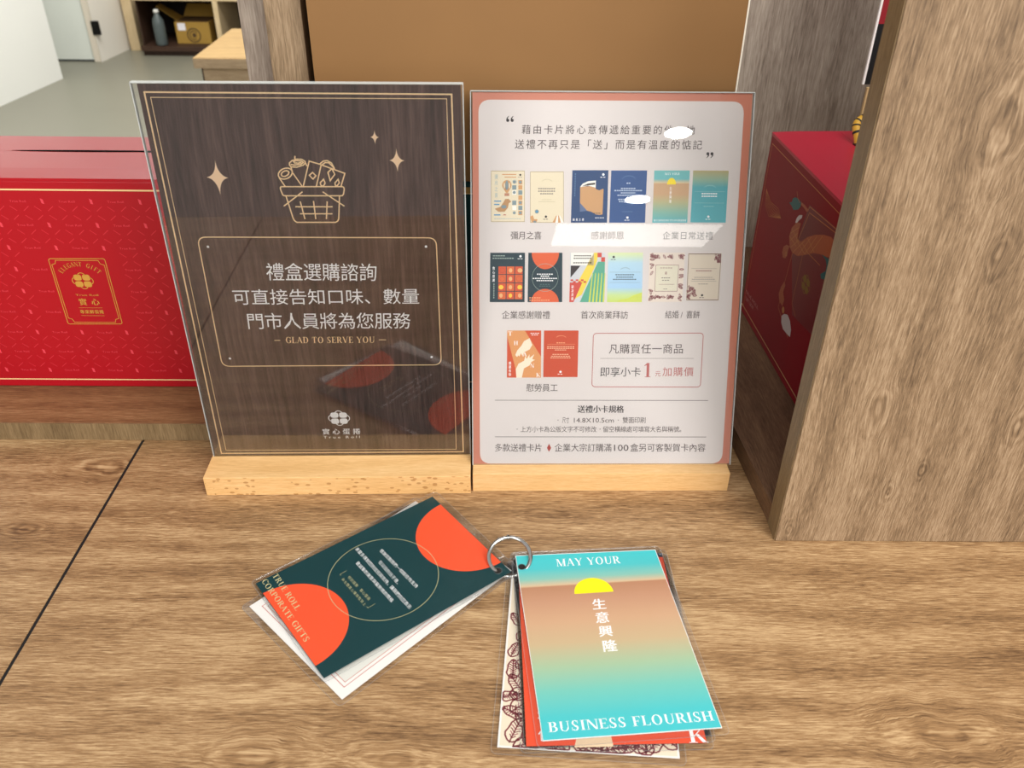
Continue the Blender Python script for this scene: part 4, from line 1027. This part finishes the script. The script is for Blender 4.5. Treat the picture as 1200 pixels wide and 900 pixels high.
        mini_logo(0.86, 0.08, WH); words([(0.90, 0.26)], WH, cx_=0.80, h=0.012)
        for k, ch in enumerate('師恩之禮'): ik.cjk(ch, (0.05 + 0.085 * k, 0.915), (0.13 + 0.085 * k, 0.915), (0.05 + 0.085 * k, 0.965), WH, 3, bold=0.03)
        for k in range(10): ik.rect(0.075, 0.06 + 0.045 * k, 0.10, 0.085 + 0.045 * k, C_('thumb_dim', '#5c80a8'), 2)
        words([(0.81, 0.22)], C_('thumb_shadow', '#3a2c22'), cx_=0.72, lv=4, h=0.015)
    elif idx == 3:
        ik.rect(0, 0, 1, 1, C_('thumb_navy2', '#28508a'), 0)
        words([(0.33, 0.42), (0.37, 0.78), (0.415, 0.42), (0.46, 0.6), (0.54, 0.55), (0.58, 0.5)], C_('thumb_lightblue', '#c4d4e6')); words([(0.23, 0.12)], C_('thumb_lightblue', '#c4d4e6'))
        ik.ring((0.5, 0.20), 0.2, 0.008, C_('thumb_dim', '#5c80a8'), 2, 200, 340, 16, ry=0.10); mini_logo(0.5, 0.90, WH)
        words([(0.78, 0.3)], C_('thumb_dim', '#5c80a8'), h=0.012)
    elif idx == 4:
        ik.rect(0, 0, 1, 0.27, MATS['sunset_small'], 0); ik.rect(0, 0.27, 1, 1, MATS['sunset_small'], 0)
        ik.disc((0.5, 0.265), 0.125, C_('thumb_sun', '#f8de1c'), 1, ry=0.125, a0=180, a1=360)
        ik.serif('MAY YOUR', (0.30, 0.04), (0.72, 0.04), (0.30, 0.085), WH, 3); ik.serif('BUSINESS FLOURISH', (0.04, 0.935), (0.96, 0.935), (0.04, 0.975), WH, 3)
        for k, ch in enumerate('生意興隆'): ik.cjk(ch, (0.45, 0.31 + 0.08 * k), (0.56, 0.31 + 0.08 * k), (0.45, 0.38 + 0.08 * k), WH, 3)
    elif idx == 5:
        ik.rect(0, 0, 1, 1, MATS['teal_small'], 0)
        words([(0.43, 0.45), (0.48, 0.45)], WH); ik.ring((0.5, 0.36), 0.18, 0.008, C_('thumb_pt', '#9fd0cf'), 2, 210, 330, 16, ry=0.08)
        ik.line([(0.08, 0.40), (0.92, 0.40)], 0.005, C_('thumb_pt', '#9fd0cf'), 2); ik.line([(0.08, 0.62), (0.92, 0.62)], 0.005, C_('thumb_pt', '#9fd0cf'), 2)
        words([(0.68, 0.3)], C_('thumb_pt', '#9fd0cf'), h=0.012); mini_logo(0.5, 0.885, WH)
    elif idx == 6:
        ik.rect(0, 0, 1, 1, C_('thumb_deepteal', '#08303c'), 0)
        cols_ = ['#d0522a', '#d8652f', '#e9b45e']
        random.seed(4)
        for r in range(4):
            for c_ in range(3):
                x0, y0 = 0.24 + 0.24 * c_, 0.275 + 0.17 * r
                ik.rect(x0, y0, x0 + 0.215, y0 + 0.155, C_('thumb_or%d' % ((r + c_) % 2), cols_[(r + c_) % 2]), 1)
                k = (r * 3 + c_)
                if k in (1, 2, 4, 6, 7, 8, 9, 10, 11):
                    ik.disc((x0 + 0.11 + 0.03 * ((k % 3) - 1), y0 + 0.08), 0.07 if k in (6, 8, 2) else 0.05, C_('thumb_yel' if k in (6, 8, 10) else 'thumb_pastry', '#f4c83c' if k in (6, 8, 10) else '#e6b278'), 2, ry=0.045, n=14)
                if k in (0, 3, 5): ik.ring((x0 + 0.11, y0 + 0.08), 0.07, 0.008, C_('thumb_darkor', '#b8421f'), 2, ry=0.05, n=18)
        words([(0.05, 0.36)], C_('thumb_gr', '#9db0a5'), cx_=0.26); words([(0.10, 0.62)], C_('thumb_gr', '#9db0a5'), cx_=0.38)
        for k, ch in enumerate('實心感謝'): ik.cjk(ch, (0.07, 0.28 + 0.08 * k), (0.16, 0.28 + 0.08 * k), (0.07, 0.345 + 0.08 * k), WH, 3, bold=0.02)
        for k in range(7): ik.rect(0.10, 0.62 + 0.045 * k, 0.13, 0.65 + 0.045 * k, C_('thumb_gr', '#9db0a5'), 2)
        mini_logo(0.87, 0.07, WH)
    elif idx == 7:
        og = C_('thumb_orange', '#dd5f30')
        ik.rect(0, 0, 1, 1, C_('thumb_deepteal', '#08303c'), 0)
        ik.disc((0.5, 0.0), 0.40, og, 1, ry=0.33, a0=0, a1=180); ik.disc((0.5, 1.0), 0.40, og, 1, ry=0.27, a0=180, a1=360)
        ik.ring((0.5, 0.5), 0.38, 0.008, C_('thumb_gr', '#9db0a5'), 2, ry=0.28)
        words([(0.42, 0.48), (0.46, 0.26), (0.505, 0.72), (0.55, 0.5)], WH); words([(0.63, 0.3), (0.665, 0.34)], C_('thumb_gr2', '#4b7370'), h=0.014)
        words([(0.90, 0.34)], C_('thumb_peach', '#f0a878'), cx_=0.22); words([(0.95, 0.6)], C_('thumb_peach', '#f0a878'), cx_=0.35)
    elif idx == 8:
        ik.rect(0, 0, 1, 1, C_('thumb_ltgrey', '#cfd2d6'), 0); ik.rect(0.02, 0.0, 0.68, 0.25, C_('thumb_white', '#f1efe8'), 1)
        words([(0.05, 0.5), (0.10, 0.52), (0.19, 0.54)], C_('thumb_shadow', '#3a2c22'), cx_=0.36)
        ik.poly([(0.02, 0.26), (0.30, 0.26), (0.02, 0.50)], BK, 1)
        ik.poly([(0.68, 0.0), (0.78, 0.0), (0.78, 0.14), (0.70, 0.30), (0.35, 0.85), (0.0, 1.0), (0.0, 0.9)], C_('thumb_yel2', '#ecd24c'), 1)
        rd = C_('thumb_red', '#cc4a3d')
        ik.poly([(0.0, 0.60), (0.36, 0.60), (0.12, 1.0), (0.0, 1.0)], rd, 2)
        for k in range(6): ik.rect(0.02 + 0.075 * k, 0.535 + 0.035 * (k % 2), 0.095 + 0.075 * k, 0.57 + 0.035 * (k % 2), rd, 3)
        ik.rect(0.78, 0.0, 0.90, 0.09, rd, 3); ik.rect(0.89, 0.09, 1.0, 0.18, rd, 3)
        ik.poly([(0.80, 0.18), (1.0, 0.18), (1.0, 1.0), (0.30, 1.0)], C_('thumb_jade', '#5aa98f'), 2)
        for k in range(5): ik.poly([(0.55 + 0.1 * k, 1.0), (0.60 + 0.1 * k, 1.0), (0.66 + 0.09 * k, 0.42), (0.64 + 0.09 * k, 0.40)], C_('thumb_lime', '#cfd65a'), 3)
        for k, ch in enumerate('初次見面'[:4]): ik.cjk(ch, (0.05, 0.655 + 0.08 * k), (0.14, 0.655 + 0.08 * k), (0.05, 0.72 + 0.08 * k), WH, 4, bold=0.02)
    elif idx == 9:
        ik.rect(0, 0, 1, 1, MATS['sky_small'], 0)
        ik.poly([(0.28, 1.0), (0.35, 0.95), (0.60, 0.92), (0.75, 0.86), (1.0, 0.80), (1.0, 1.0)], C_('thumb_hill', '#ccd75e'), 1)
        words([(0.43, 0.55), (0.48, 0.5), (0.525, 0.68)], C_('thumb_slate2', '#4a5a68')); ik.ring((0.5, 0.37), 0.15, 0.008, slate, 2, 210, 330, 16, ry=0.07)
        ik.line([(0.06, 0.39), (0.94, 0.39)], 0.005, slate, 2); ik.line([(0.06, 0.60), (0.94, 0.60)], 0.005, slate, 2); mini_logo(0.16, 0.085, BK)
    elif idx in (10, 11):
        ik.rect(0, 0, 1, 1, C_('thumb_ivory', '#dfd2c0') if idx == 11 else C_('thumb_ivory2', '#e6d9cc'), 0)
        mar = C_('thumb_maroon', '#87434a'); random.seed(10 + idx)
        spots = []
        if idx == 10:
            for k in range(46):
                side = k % 4; t = random.random()
                spots.append({0: (t, 0.08), 1: (t, 0.90), 2: (0.08, t), 3: (0.93, t)}[side])
        else:
            spots = [(0.12 + random.uniform(-0.10, 0.14), 0.84 + random.uniform(-0.13, 0.12)) for k in range(16)] + [(0.90 + random.uniform(-0.1, 0.08), 0.09 + random.uniform(-0.06, 0.10)) for k in range(11)]
        for (x, y) in spots:
            a = random.random() * 6.28; rr = 0.065
            x = min(0.93, max(0.07, x)); y = min(0.95, max(0.05, y))
            ik.line([(x + rr * math.cos(q_ * 0.9) * math.cos(a) - 0.4 * rr * math.sin(q_ * 0.9) * math.sin(a), y + 0.68 * (rr * math.cos(q_ * 0.9) * math.sin(a) + 0.4 * rr * math.sin(q_ * 0.9) * math.cos(a))) for q_ in range(7)], 0.011, mar, 1, True)
            ik.line([(x - rr * math.cos(a), y - 0.68 * rr * math.sin(a)), (x + rr * math.cos(a), y + 0.68 * rr * math.sin(a))], 0.008, mar, 1)
        if idx == 10:
            ik.rect(0.185, 0.245, 0.845, 0.785, mar, 2); ik.rect(0.195, 0.253, 0.835, 0.777, C_('thumb_ivory3', '#e2dcc8'), 3)
            words([(0.30, 0.36)], mar, lv=4, h=0.012); words([(0.50, 0.26), (0.55, 0.22)], GY, lv=4, h=0.016); ik.cjk('囍', (0.46, 0.38), (0.55, 0.38), (0.46, 0.44), mar, 4)
            ik.line([(0.30, 0.64), (0.75, 0.64)], 0.006, mar, 4); words([(0.73, 0.12)], GY, lv=4, h=0.012)
        else:
            ik.line([(0.02, 0.015), (0.98, 0.015), (0.98, 0.985), (0.02, 0.985)], 0.014, C_('thumb_brown', '#6e5148'), 1, True)
            words([(0.36, 0.48)], mar, lv=3, h=0.018); words([(0.50, 0.56), (0.54, 0.7)], GY, lv=3, h=0.012); words([(0.64, 0.3)], GY, lv=3, h=0.012)
            ik.line([(0.12, 0.32), (0.88, 0.32)], 0.005, GY, 2); ik.line([(0.12, 0.585), (0.88, 0.585)], 0.005, GY, 2); mini_logo(0.48, 0.885, BK)
    elif idx == 12:
        og = C_('thumb_or3', '#dd9a5e'); rr_ = C_('thumb_or4', '#cf4f22')
        ik.rect(0, 0, 1, 1, og, 0); ik.poly([(0.52, 0.0), (1.0, 0.0), (1.0, 0.55)], rr_, 1); ik.poly([(0.0, 0.12), (0.32, 1.0), (0.0, 1.0)], rr_, 1)
        wh = C_('thumb_hand', '#f3e6cf')
        ik.poly([(0.66, 0.16), (0.74, 0.30), (0.66, 0.40), (0.50, 0.46), (0.46, 0.54), (0.41, 0.48), (0.36, 0.55), (0.33, 0.52), (0.30, 0.56), (0.24, 0.52), (0.30, 0.42), (0.42, 0.32), (0.50, 0.22)], wh, 2)
        ik.poly([(0.28, 1.0), (0.26, 0.82), (0.34, 0.70), (0.50, 0.64), (0.54, 0.54), (0.58, 0.60), (0.66, 0.50), (0.66, 0.58), (0.80, 0.50), (0.74, 0.60), (0.82, 0.62), (0.72, 0.66), (0.66, 0.74), (0.50, 0.80), (0.44, 1.0)], wh, 2)
        for ch, x, y in (('T', 0.03, 0.02), ('H', 0.20, 0.22), ('A', 0.46, 0.46), ('N', 0.68, 0.70), ('K', 0.86, 0.90)): ik.serif(ch, (x, y), (x + 0.12, y), (x, y + 0.085), WH, 3)
        for k, ch in enumerate('感謝有你'): ik.cjk(ch, (0.05, 0.655 + 0.08 * k), (0.15, 0.655 + 0.08 * k), (0.05, 0.725 + 0.08 * k), WH, 4, bold=0.03)
        words([(0.05, 0.26), (0.085, 0.2)], WH, cx_=0.82, h=0.014)
    elif idx == 13:
        ik.rect(0, 0, 1, 1, C_('thumb_or5', '#c9481f'), 0)
        pe = C_('thumb_peach', '#f0a878')
        words([(0.25, 0.26)], pe); words([(0.335, 0.8), (0.37, 0.8), (0.405, 0.34), (0.50, 0.48), (0.54, 0.56), (0.575, 0.6)], C_('thumb_pe2', '#f4c9a4'), h=0.016)
        ik.ring((0.5, 0.18), 0.16, 0.008, pe, 2, 210, 330, 16, ry=0.07); ik.line([(0.1, 0.29), (0.9, 0.29)], 0.005, pe, 2); mini_logo(0.5, 0.885, WH)
    # gradients read their position on the little card itself
    uvs = None
    o = ik.flush('pictured_card')
    if idx in (4, 5, 9):
        me = o.data; lay = me.uv_layers['UVMap']
        (x0, y0), (x3, y3) = q[0], q[3]
        for lp in me.loops:
            u = lay.data[lp.index].uv
            lay.data[lp.index].uv = (0.5, (u[1] - y0) / (y3 - y0))

# ---------------------------------------------------------------- laminated cards on a ring
def pouch_pts(q, grow, r, n=7):
    """rounded outline grown outward from the quad by (left, top, right, bottom)"""
    Q = [Vector(p) for p in q]                      # TL TR BR BL in card plane
    ux = (Q[1] - Q[0]).normalized(); dn = (Q[3] - Q[0]).normalized()
    l, t, rr, b = grow
    q2 = [Q[0] - ux * l - dn * t, Q[1] + ux * rr - dn * t, Q[2] + ux * rr + dn * b, Q[3] - ux * l + dn * b]
    return Ink.rrect_pts(None, q2, r, n)

def card(name, q3, label, paper, grow=(0.003, 0.003, 0.003, 0.004), group='laminated greeting cards fanned out on the ring'):
    """q3: the printed card's TL TR BR BL in the world; film pouch round it"""
    Q = [Vector(p) for p in q3]
    O = Q[3]; U = (Q[2] - Q[3]); V = (Q[0] - Q[3])
    N = U.cross(V).normalized()
    V2 = N.cross(U.normalized())
    fr = Fr(O, U, V2)
    loc = lambda p: ((p - O).dot(fr.U), (p - O).dot(fr.V))
    q = [loc(p) for p in Q]
    t = thing(name, (sum(p.x for p in Q) / 4, sum(p.y for p in Q) / 4, 0), label, 'card')
    if group: t['group'] = group
    cd = prism('card_paper', fr, q[::-1], -0.00010, 0.00010, paper, t)
    pp = pouch_pts(q, grow, 0.004)
    film = prism('film_pouch', fr, pp[::-1], -0.00022, 0.00042, MATS['laminate_film'], t, label='clear laminating film')
    ink_r = Ink(fr, film, 0.00044)
    ink_r.line(pp, 0.0004, MATS['laminate_rim'], 0, True)
    ink_r.flush('film_rim')
    return t, fr, cd, Ink(fr, cd, 0.00013, 0.00002, P=bil(*q)), q

CW = P('card_white', '#f2f0ec', 0.5, 0, 0.01)
TEAL = gradient('teal_sunset', [(0.0, '#42cdd2'), (0.10, '#4fc7cb'), (0.165, '#8fc6b8'), (0.205, '#dcbf9a'), (0.212, '#bd8a69'), (0.30, '#c9997a'), (0.42, '#d3ab88'), (0.54, '#cdb690'), (0.66, '#a9c6a4'), (0.78, '#78cabd'), (0.90, '#4cc8cc'), (1.0, '#46c8d0')], lo=0.148, hi=0.0, axis=1)

BLK = P('hole_black', '#120d0a', 0.6); RIM = MATS['laminate_rim']
def hole(ik, c):
    ik.disc(c, 0.0026, P('hole_shade', '#1a1410', 0.6), 4, n=20); ik.ring(c, 0.0029, 0.0004, RIM, 5, n=20)
# floral card at the bottom of the stack
t, fr, cd, ik, q = card('greeting_card', [(0.00694, 0.44586, 0.00220), (0.11172, 0.43896, 0.00220), (0.10198, 0.29128, 0.00090), (-0.00279, 0.29819, 0.00090)], 'lowest card on the right side of the ring: cream with maroon outlined leaves, mostly covered', CW, (0.0035, 0.0030, 0.0035, 0.0045))
IV = P('floral_ivory', '#ecdfc8', 0.5); MR = P('floral_maroon', '#7c2f3a', 0.5); MF = P('floral_rose', '#a8616a', 0.5)
ik.map = None
W_, H_ = (Vector(q[2]) - Vector(q[3])).length, (Vector(q[0]) - Vector(q[3])).length
ik.poly([(0.0012, 0.0012), (W_ - 0.0012, 0.0012), (W_ - 0.0012, H_ - 0.0012), (0.0012, H_ - 0.0012)], IV, 0)
random.seed(11)
def leaf(c, r, a, w=0.55):
    ca, sa = math.cos(a), math.sin(a)
    def pt(u, v): return (min(W_ - 0.001, max(0.001, c[0] + r * (u * ca - v * sa))), min(H_ - 0.001, max(0.001, c[1] + r * (u * sa + v * ca))))
    out = []
    for k in range(22):
        th = 2 * math.pi * k / 22
        u = math.cos(th); v = w * math.sin(th) * (1 - 0.25 * u) * (1 + 0.10 * math.cos(6 * th))
        out.append(pt(u, v))
    ik.line(out, 0.00095, MR, 2, True)
    ik.line([pt(-1.1, 0), pt(0, 0.02), pt(0.95, 0)], 0.0008, MR, 2)
    for k in range(-3, 4):
        u = k * 0.24
        for s_ in (-1, 1):
            ik.line([pt(u, 0), pt(u + 0.22, s_ * w * 0.55 * (1 - abs(u) * 0.6)), pt(u + 0.26, s_ * w * 0.80 * (1 - abs(u) * 0.65))], 0.0006, MR if k % 2 else MF, 2)
for c_, r_, a_ in (((0.010, 0.012), 0.0085, 1.2), ((0.014, 0.030), 0.0095, 0.7), ((0.009, 0.044), 0.008, 2.2), ((0.017, 0.017), 0.009, 2.5), ((0.006, 0.055), 0.007, 1.6), ((0.013, 0.060), 0.0065, 0.6), ((0.012, 0.083), 0.007, 0.9), ((0.011, 0.112), 0.0055, 1.9), ((0.007, 0.128), 0.006, 1.3), ((0.018, 0.003), 0.009, 0.3),
                   ((0.008, 0.024), 0.007, 2.8), ((0.019, 0.010), 0.009, 1.8), ((0.013, 0.037), 0.008, 0.1), ((0.019, 0.052), 0.008, 2.0), ((0.006, 0.070), 0.006, 1.2), ((0.016, 0.072), 0.0065, 2.6), ((0.006, 0.095), 0.006, 2.2), ((0.020, 0.042), 0.007, 1.2), ((0.005, 0.035), 0.006, 0.2)):
    leaf(c_, r_, a_)
x = 0.024
while x < 0.102:
    leaf((x, random.uniform(0.003, 0.012)), random.uniform(0.006, 0.009), random.uniform(0, 3.1)); x += 0.0062
ik.flush('leaf_print')
# blue card, orange card
t, fr, cd, ik, q = card('greeting_card', [(0.01068, 0.44962, 0.00340), (0.11560, 0.45356, 0.00340), (0.12116, 0.30568, 0.00160), (0.01623, 0.30173, 0.00160)], 'navy blue card, only a sliver shows below the orange card at its right corner', P('navy_print', '#1f4f7c', 0.5), (0.0035, 0.0030, 0.0035, 0.0045))
t, fr, cd, ik, q = card('greeting_card', [(0.01050, 0.44590, 0.00460), (0.11547, 0.44843, 0.00460), (0.11903, 0.30049, 0.00230), (0.01406, 0.29796, 0.00230)], 'orange card with white capital letters, just under the sunset card', P('orange_print', '#ea5330', 0.5), (0.0035, 0.0030, 0.0035, 0.0045))
ik.map = None
ik.poly([(0.02765, -0.00139), (0.03042, 0.00731), (0.04958, 0.00803), (0.05041, -0.00132)], P('orange_cream', '#f0d3b0', 0.5), 1)
ik.flush('print_shape')
ik.serif('K', (0.09482, 0.00990), (0.10601, 0.01001), (0.09487, 0.00003), WH, 2)
ik.flush('capital_letter')
for k, ch in enumerate('感謝有你'):
    ik.cjk(ch, (0.0075, 0.046 - 0.0115 * k), (0.0160, 0.046 - 0.0115 * k), (0.0075, 0.0375 - 0.0115 * k), WH, 2)
ik.flush('print_lettering')
# sunset card on top
t, fr, cd, ik, q = card('greeting_card', [(0.00867, 0.44776, 0.00600), (0.11090, 0.45459, 0.00600), (0.12986, 0.30966, 0.00300), (0.02350, 0.30065, 0.00300)], 'top right card: turquoise sunset with yellow half sun, MAY YOUR BUSINESS FLOURISH', CW, (0.0035, 0.0030, 0.0035, 0.0045))
ik.map = bil(*q)
e_ = 0.004
n_ = 24
ik.poly([(e_, e_), (1 - e_, e_), (1 - e_, 1 - e_), (e_, 1 - e_)], TEAL, 0)
ik.flush('sunset_print')
ik.map = None
a0, a1 = Vector((0.03500, 0.10874)), Vector((0.06212, 0.10879))
c_ = (a0 + a1) / 2; d_ = (a1 - a0) / 2
pe = Vector((-d_.y, d_.x))
ik.poly([tuple(c_ + d_ * math.cos(math.pi * k / 28) + pe * math.sin(math.pi * k / 28)) for k in range(29)], P('sun_yellow', '#fff200', 0.5), 1)
ik.flush('sun_print')
ik.serif('MAY YOUR', (0.02617, 0.14207), (0.07268, 0.14170), (0.02596, 0.13479), WH, 2)
ik.flush('white_lettering')
ik.serif('BUSINESS FLOURISH', (0.00432, 0.01206), (0.10354, 0.01189), (0.00439, 0.00526), WH, 2)
ik.flush('white_lettering')
for ch, a_, b_, cc_ in (('生', (0.04575, 0.10311), (0.05576, 0.10325), (0.04515, 0.09384)), ('意', (0.04587, 0.09159), (0.05594, 0.09168), (0.04529, 0.08239)),
                       ('興', (0.04628, 0.08019), (0.05625, 0.08026), (0.04576, 0.07129)), ('隆', (0.04651, 0.06848), (0.05733, 0.06859), (0.04610, 0.05921))):
    ik.cjk(ch, a_, b_, cc_, WH, 2, bold=0.02)
ik.flush('white_lettering')
hole(ik, (0.00128, 0.13644)); ik.flush('punched_hole')
# white card, then the dark green card on it
t, fr, cd, ik, q = card('greeting_card', [(-0.06871, 0.50921, 0.00340), (0.00617, 0.43560, 0.00340), (-0.09756, 0.33007, 0.00080), (-0.17244, 0.40368, 0.00080)], 'white card with double red outline, lying under the dark green card', CW, (0.0035, 0.0030, 0.0035, 0.0045))
ik.map = None
def frame_(i, col, w):
    W_, H_ = (Vector(q[2]) - Vector(q[3])).length, (Vector(q[0]) - Vector(q[3])).length
    ik.line([(i, i), (W_ - i, i), (W_ - i, H_ - i), (i, H_ - i)], w, col, 2, True)
W_, H_ = (Vector(q[2]) - Vector(q[3])).length, (Vector(q[0]) - Vector(q[3])).length
ik.poly([(0.0085, 0.0085), (W_ - 0.0085, 0.0085), (W_ - 0.0085, H_ - 0.0085), (0.0085, H_ - 0.0085)], P('card_ivory', '#e3e3dc', 0.5), 1)
frame_(0.0062, P('line_red', '#d08a80', 0.5), 0.0005); frame_(0.0088, P('line_red', '#d08a80', 0.5), 0.0004)
ik.flush('double_outline')
t, fr, cd, ik, q = card('greeting_card', [(-0.05599, 0.51359, 0.00440), (0.00567, 0.43264, 0.00520), (-0.11091, 0.34423, 0.00260), (-0.17281, 0.42346, 0.00180)], 'dark green card with two orange half circles and white lettering, left of the ring', P('deep_green_print', '#033c40', 0.45), (0.0035, 0.0055, 0.0035, 0.0022))
m_ = bil(*q)
W_, H_ = (Vector(q[2]) - Vector(q[3])).length, (Vector(q[0]) - Vector(q[3])).length
ik.map = None
OG = P('orange_disc', '#f7592f', 0.45); GC = P('thin_gold', '#b9b78a', 0.5)
def half(t_, rx, ry, sgn):
    cc = Vector(m_(0.5, t_)); ex = Vector(m_(1, t_)) - Vector(m_(0, t_)); ey = (Vector(m_(0.5, 1)) - Vector(m_(0.5, 0)))
    ik.poly([tuple(cc + ex * rx * math.cos(math.pi * k / 40) + ey * sgn * ry * math.sin(math.pi * k / 40)) for k in range(41)], OG, 1)
half(0.001, 0.385, 0.275, 1); ik.flush('orange_half_circle'); half(0.999, 0.385, 0.272, -1)
ik.flush('orange_half_circle')
cc = m_(0.5, 0.505)
ik.ring(cc, W_ * 0.385, 0.00045, GC, 2, n=80); ik.flush('thin_circle')
def ln(s_, t0, s0, s1, h, mat, b=0.02, lat=False):
    (ik.serif if lat else ik.cjk)(s_, m_(s0, t0), m_(s1, t0), m_(s0, t0 + h), mat, 3, **({} if lat else dict(bold=b)))
for s_, a_, b_, d_ in (('感謝您對我們一如既往地支持', (0.02563, 0.08686), (0.07272, 0.08805), (0.02687, 0.08382)), ('在以往的日子裡，', (0.03510, 0.08024), (0.06363, 0.07974), (0.03621, 0.07717)),
                     ('承蒙多得到您的信任與支持，讓我們向您表示', (0.01298, 0.07389), (0.08604, 0.07423), (0.01412, 0.07069)), ('最誠摯的謝意與最熱情的問候', (0.02568, 0.06714), (0.07315, 0.06781), (0.02697, 0.06404))):
    ik.cjk(s_, a_, b_, d_, WH, 3)
    ik.flush('white_lettering')
ik.cjk('特別感謝　實心蛋捲', (0.03438, 0.05532), (0.06227, 0.05617), (0.03527, 0.05278), GC, 3); ik.cjk('與全體實心團隊敬賀上', (0.03340, 0.05084), (0.06479, 0.05116), (0.03428, 0.04846), GC, 3)
ik.line([(0.02900, 0.05593), (0.02925, 0.05034), (0.03083, 0.05036)], 0.0003, GC, 2); ik.line([(0.06816, 0.05586), (0.06839, 0.05013), (0.06684, 0.05011)], 0.0003, GC, 2)
ik.flush('gold_lettering')
LP_ = P('pale_green_gold', '#d8cd98', 0.5)
ik.serif('TRUE ROLL', (0.00037, 0.01637), (0.03993, 0.01491), (0.00065, 0.01215), LP_, 3); ik.serif('CORPORATE GIFTS', (0.00032, 0.00810), (0.06736, 0.00744), (0.00089, 0.00393), LP_, 3)
ik.flush('title_lettering')
hole(ik, (0.09616, 0.13952)); ik.flush('punched_hole')


# ---------------------------------------------------------------- ring
RC = Vector((0.00464, 0.44448, 0.00820)); RE = Vector((0.99980, 0.02000, 0.00000)); RW = Vector((-0.01854, 0.92700, 0.37461)); RR = 0.015
rg = thing('binder_ring', RC, 'silver metal binder ring joining the laminated cards', 'ring')
ST = P('polished_steel', '#d4d4d2', 0.16, 1.0, 0.02)
def rp_(a_, r_=RR, off=0.0): return RC + RE * r_ * math.cos(a_) + RW * r_ * math.sin(a_) + RE.cross(RW) * off
def arc_part(nm, a0, a1, rad, n=40):
    vv, ff = tube([rp_(math.radians(a0 + (a1 - a0) * k / n)) for k in range(n + 1)], rad, 12)
    ff.append(list(range(12))[::-1]); ff.append([n * 12 + k for k in range(12)])
    return link_mesh(nm, vv, ff, ST, rg, smooth=True)
arc_part('ring_half', 97, 268, 0.00150); arc_part('ring_half', -88, 90, 0.00160)
arc_part('hinge_knuckle', 90.5, 96.5, 0.0020, 4)
vv, ff = tube([rp_(math.radians(93.5), RR, -0.0021), rp_(math.radians(93.5), RR, 0.0021)], 0.0006, 10)
ff.append(list(range(10))[::-1]); ff.append(list(range(10, 20)))
link_mesh('hinge_pin', vv, ff, P('dark_steel', '#3a3a3c', 0.3, 1.0), rg, smooth=False)
arc_part('latch_knuckle', 118, 124, 0.0019, 4); arc_part('latch_knuckle', 268.2, 272, 0.0019, 4)


# ---------------------------------------------------------------- tidy-up
for me in bpy.data.meshes:
    if me.users == 0:
        bpy.data.meshes.remove(me)
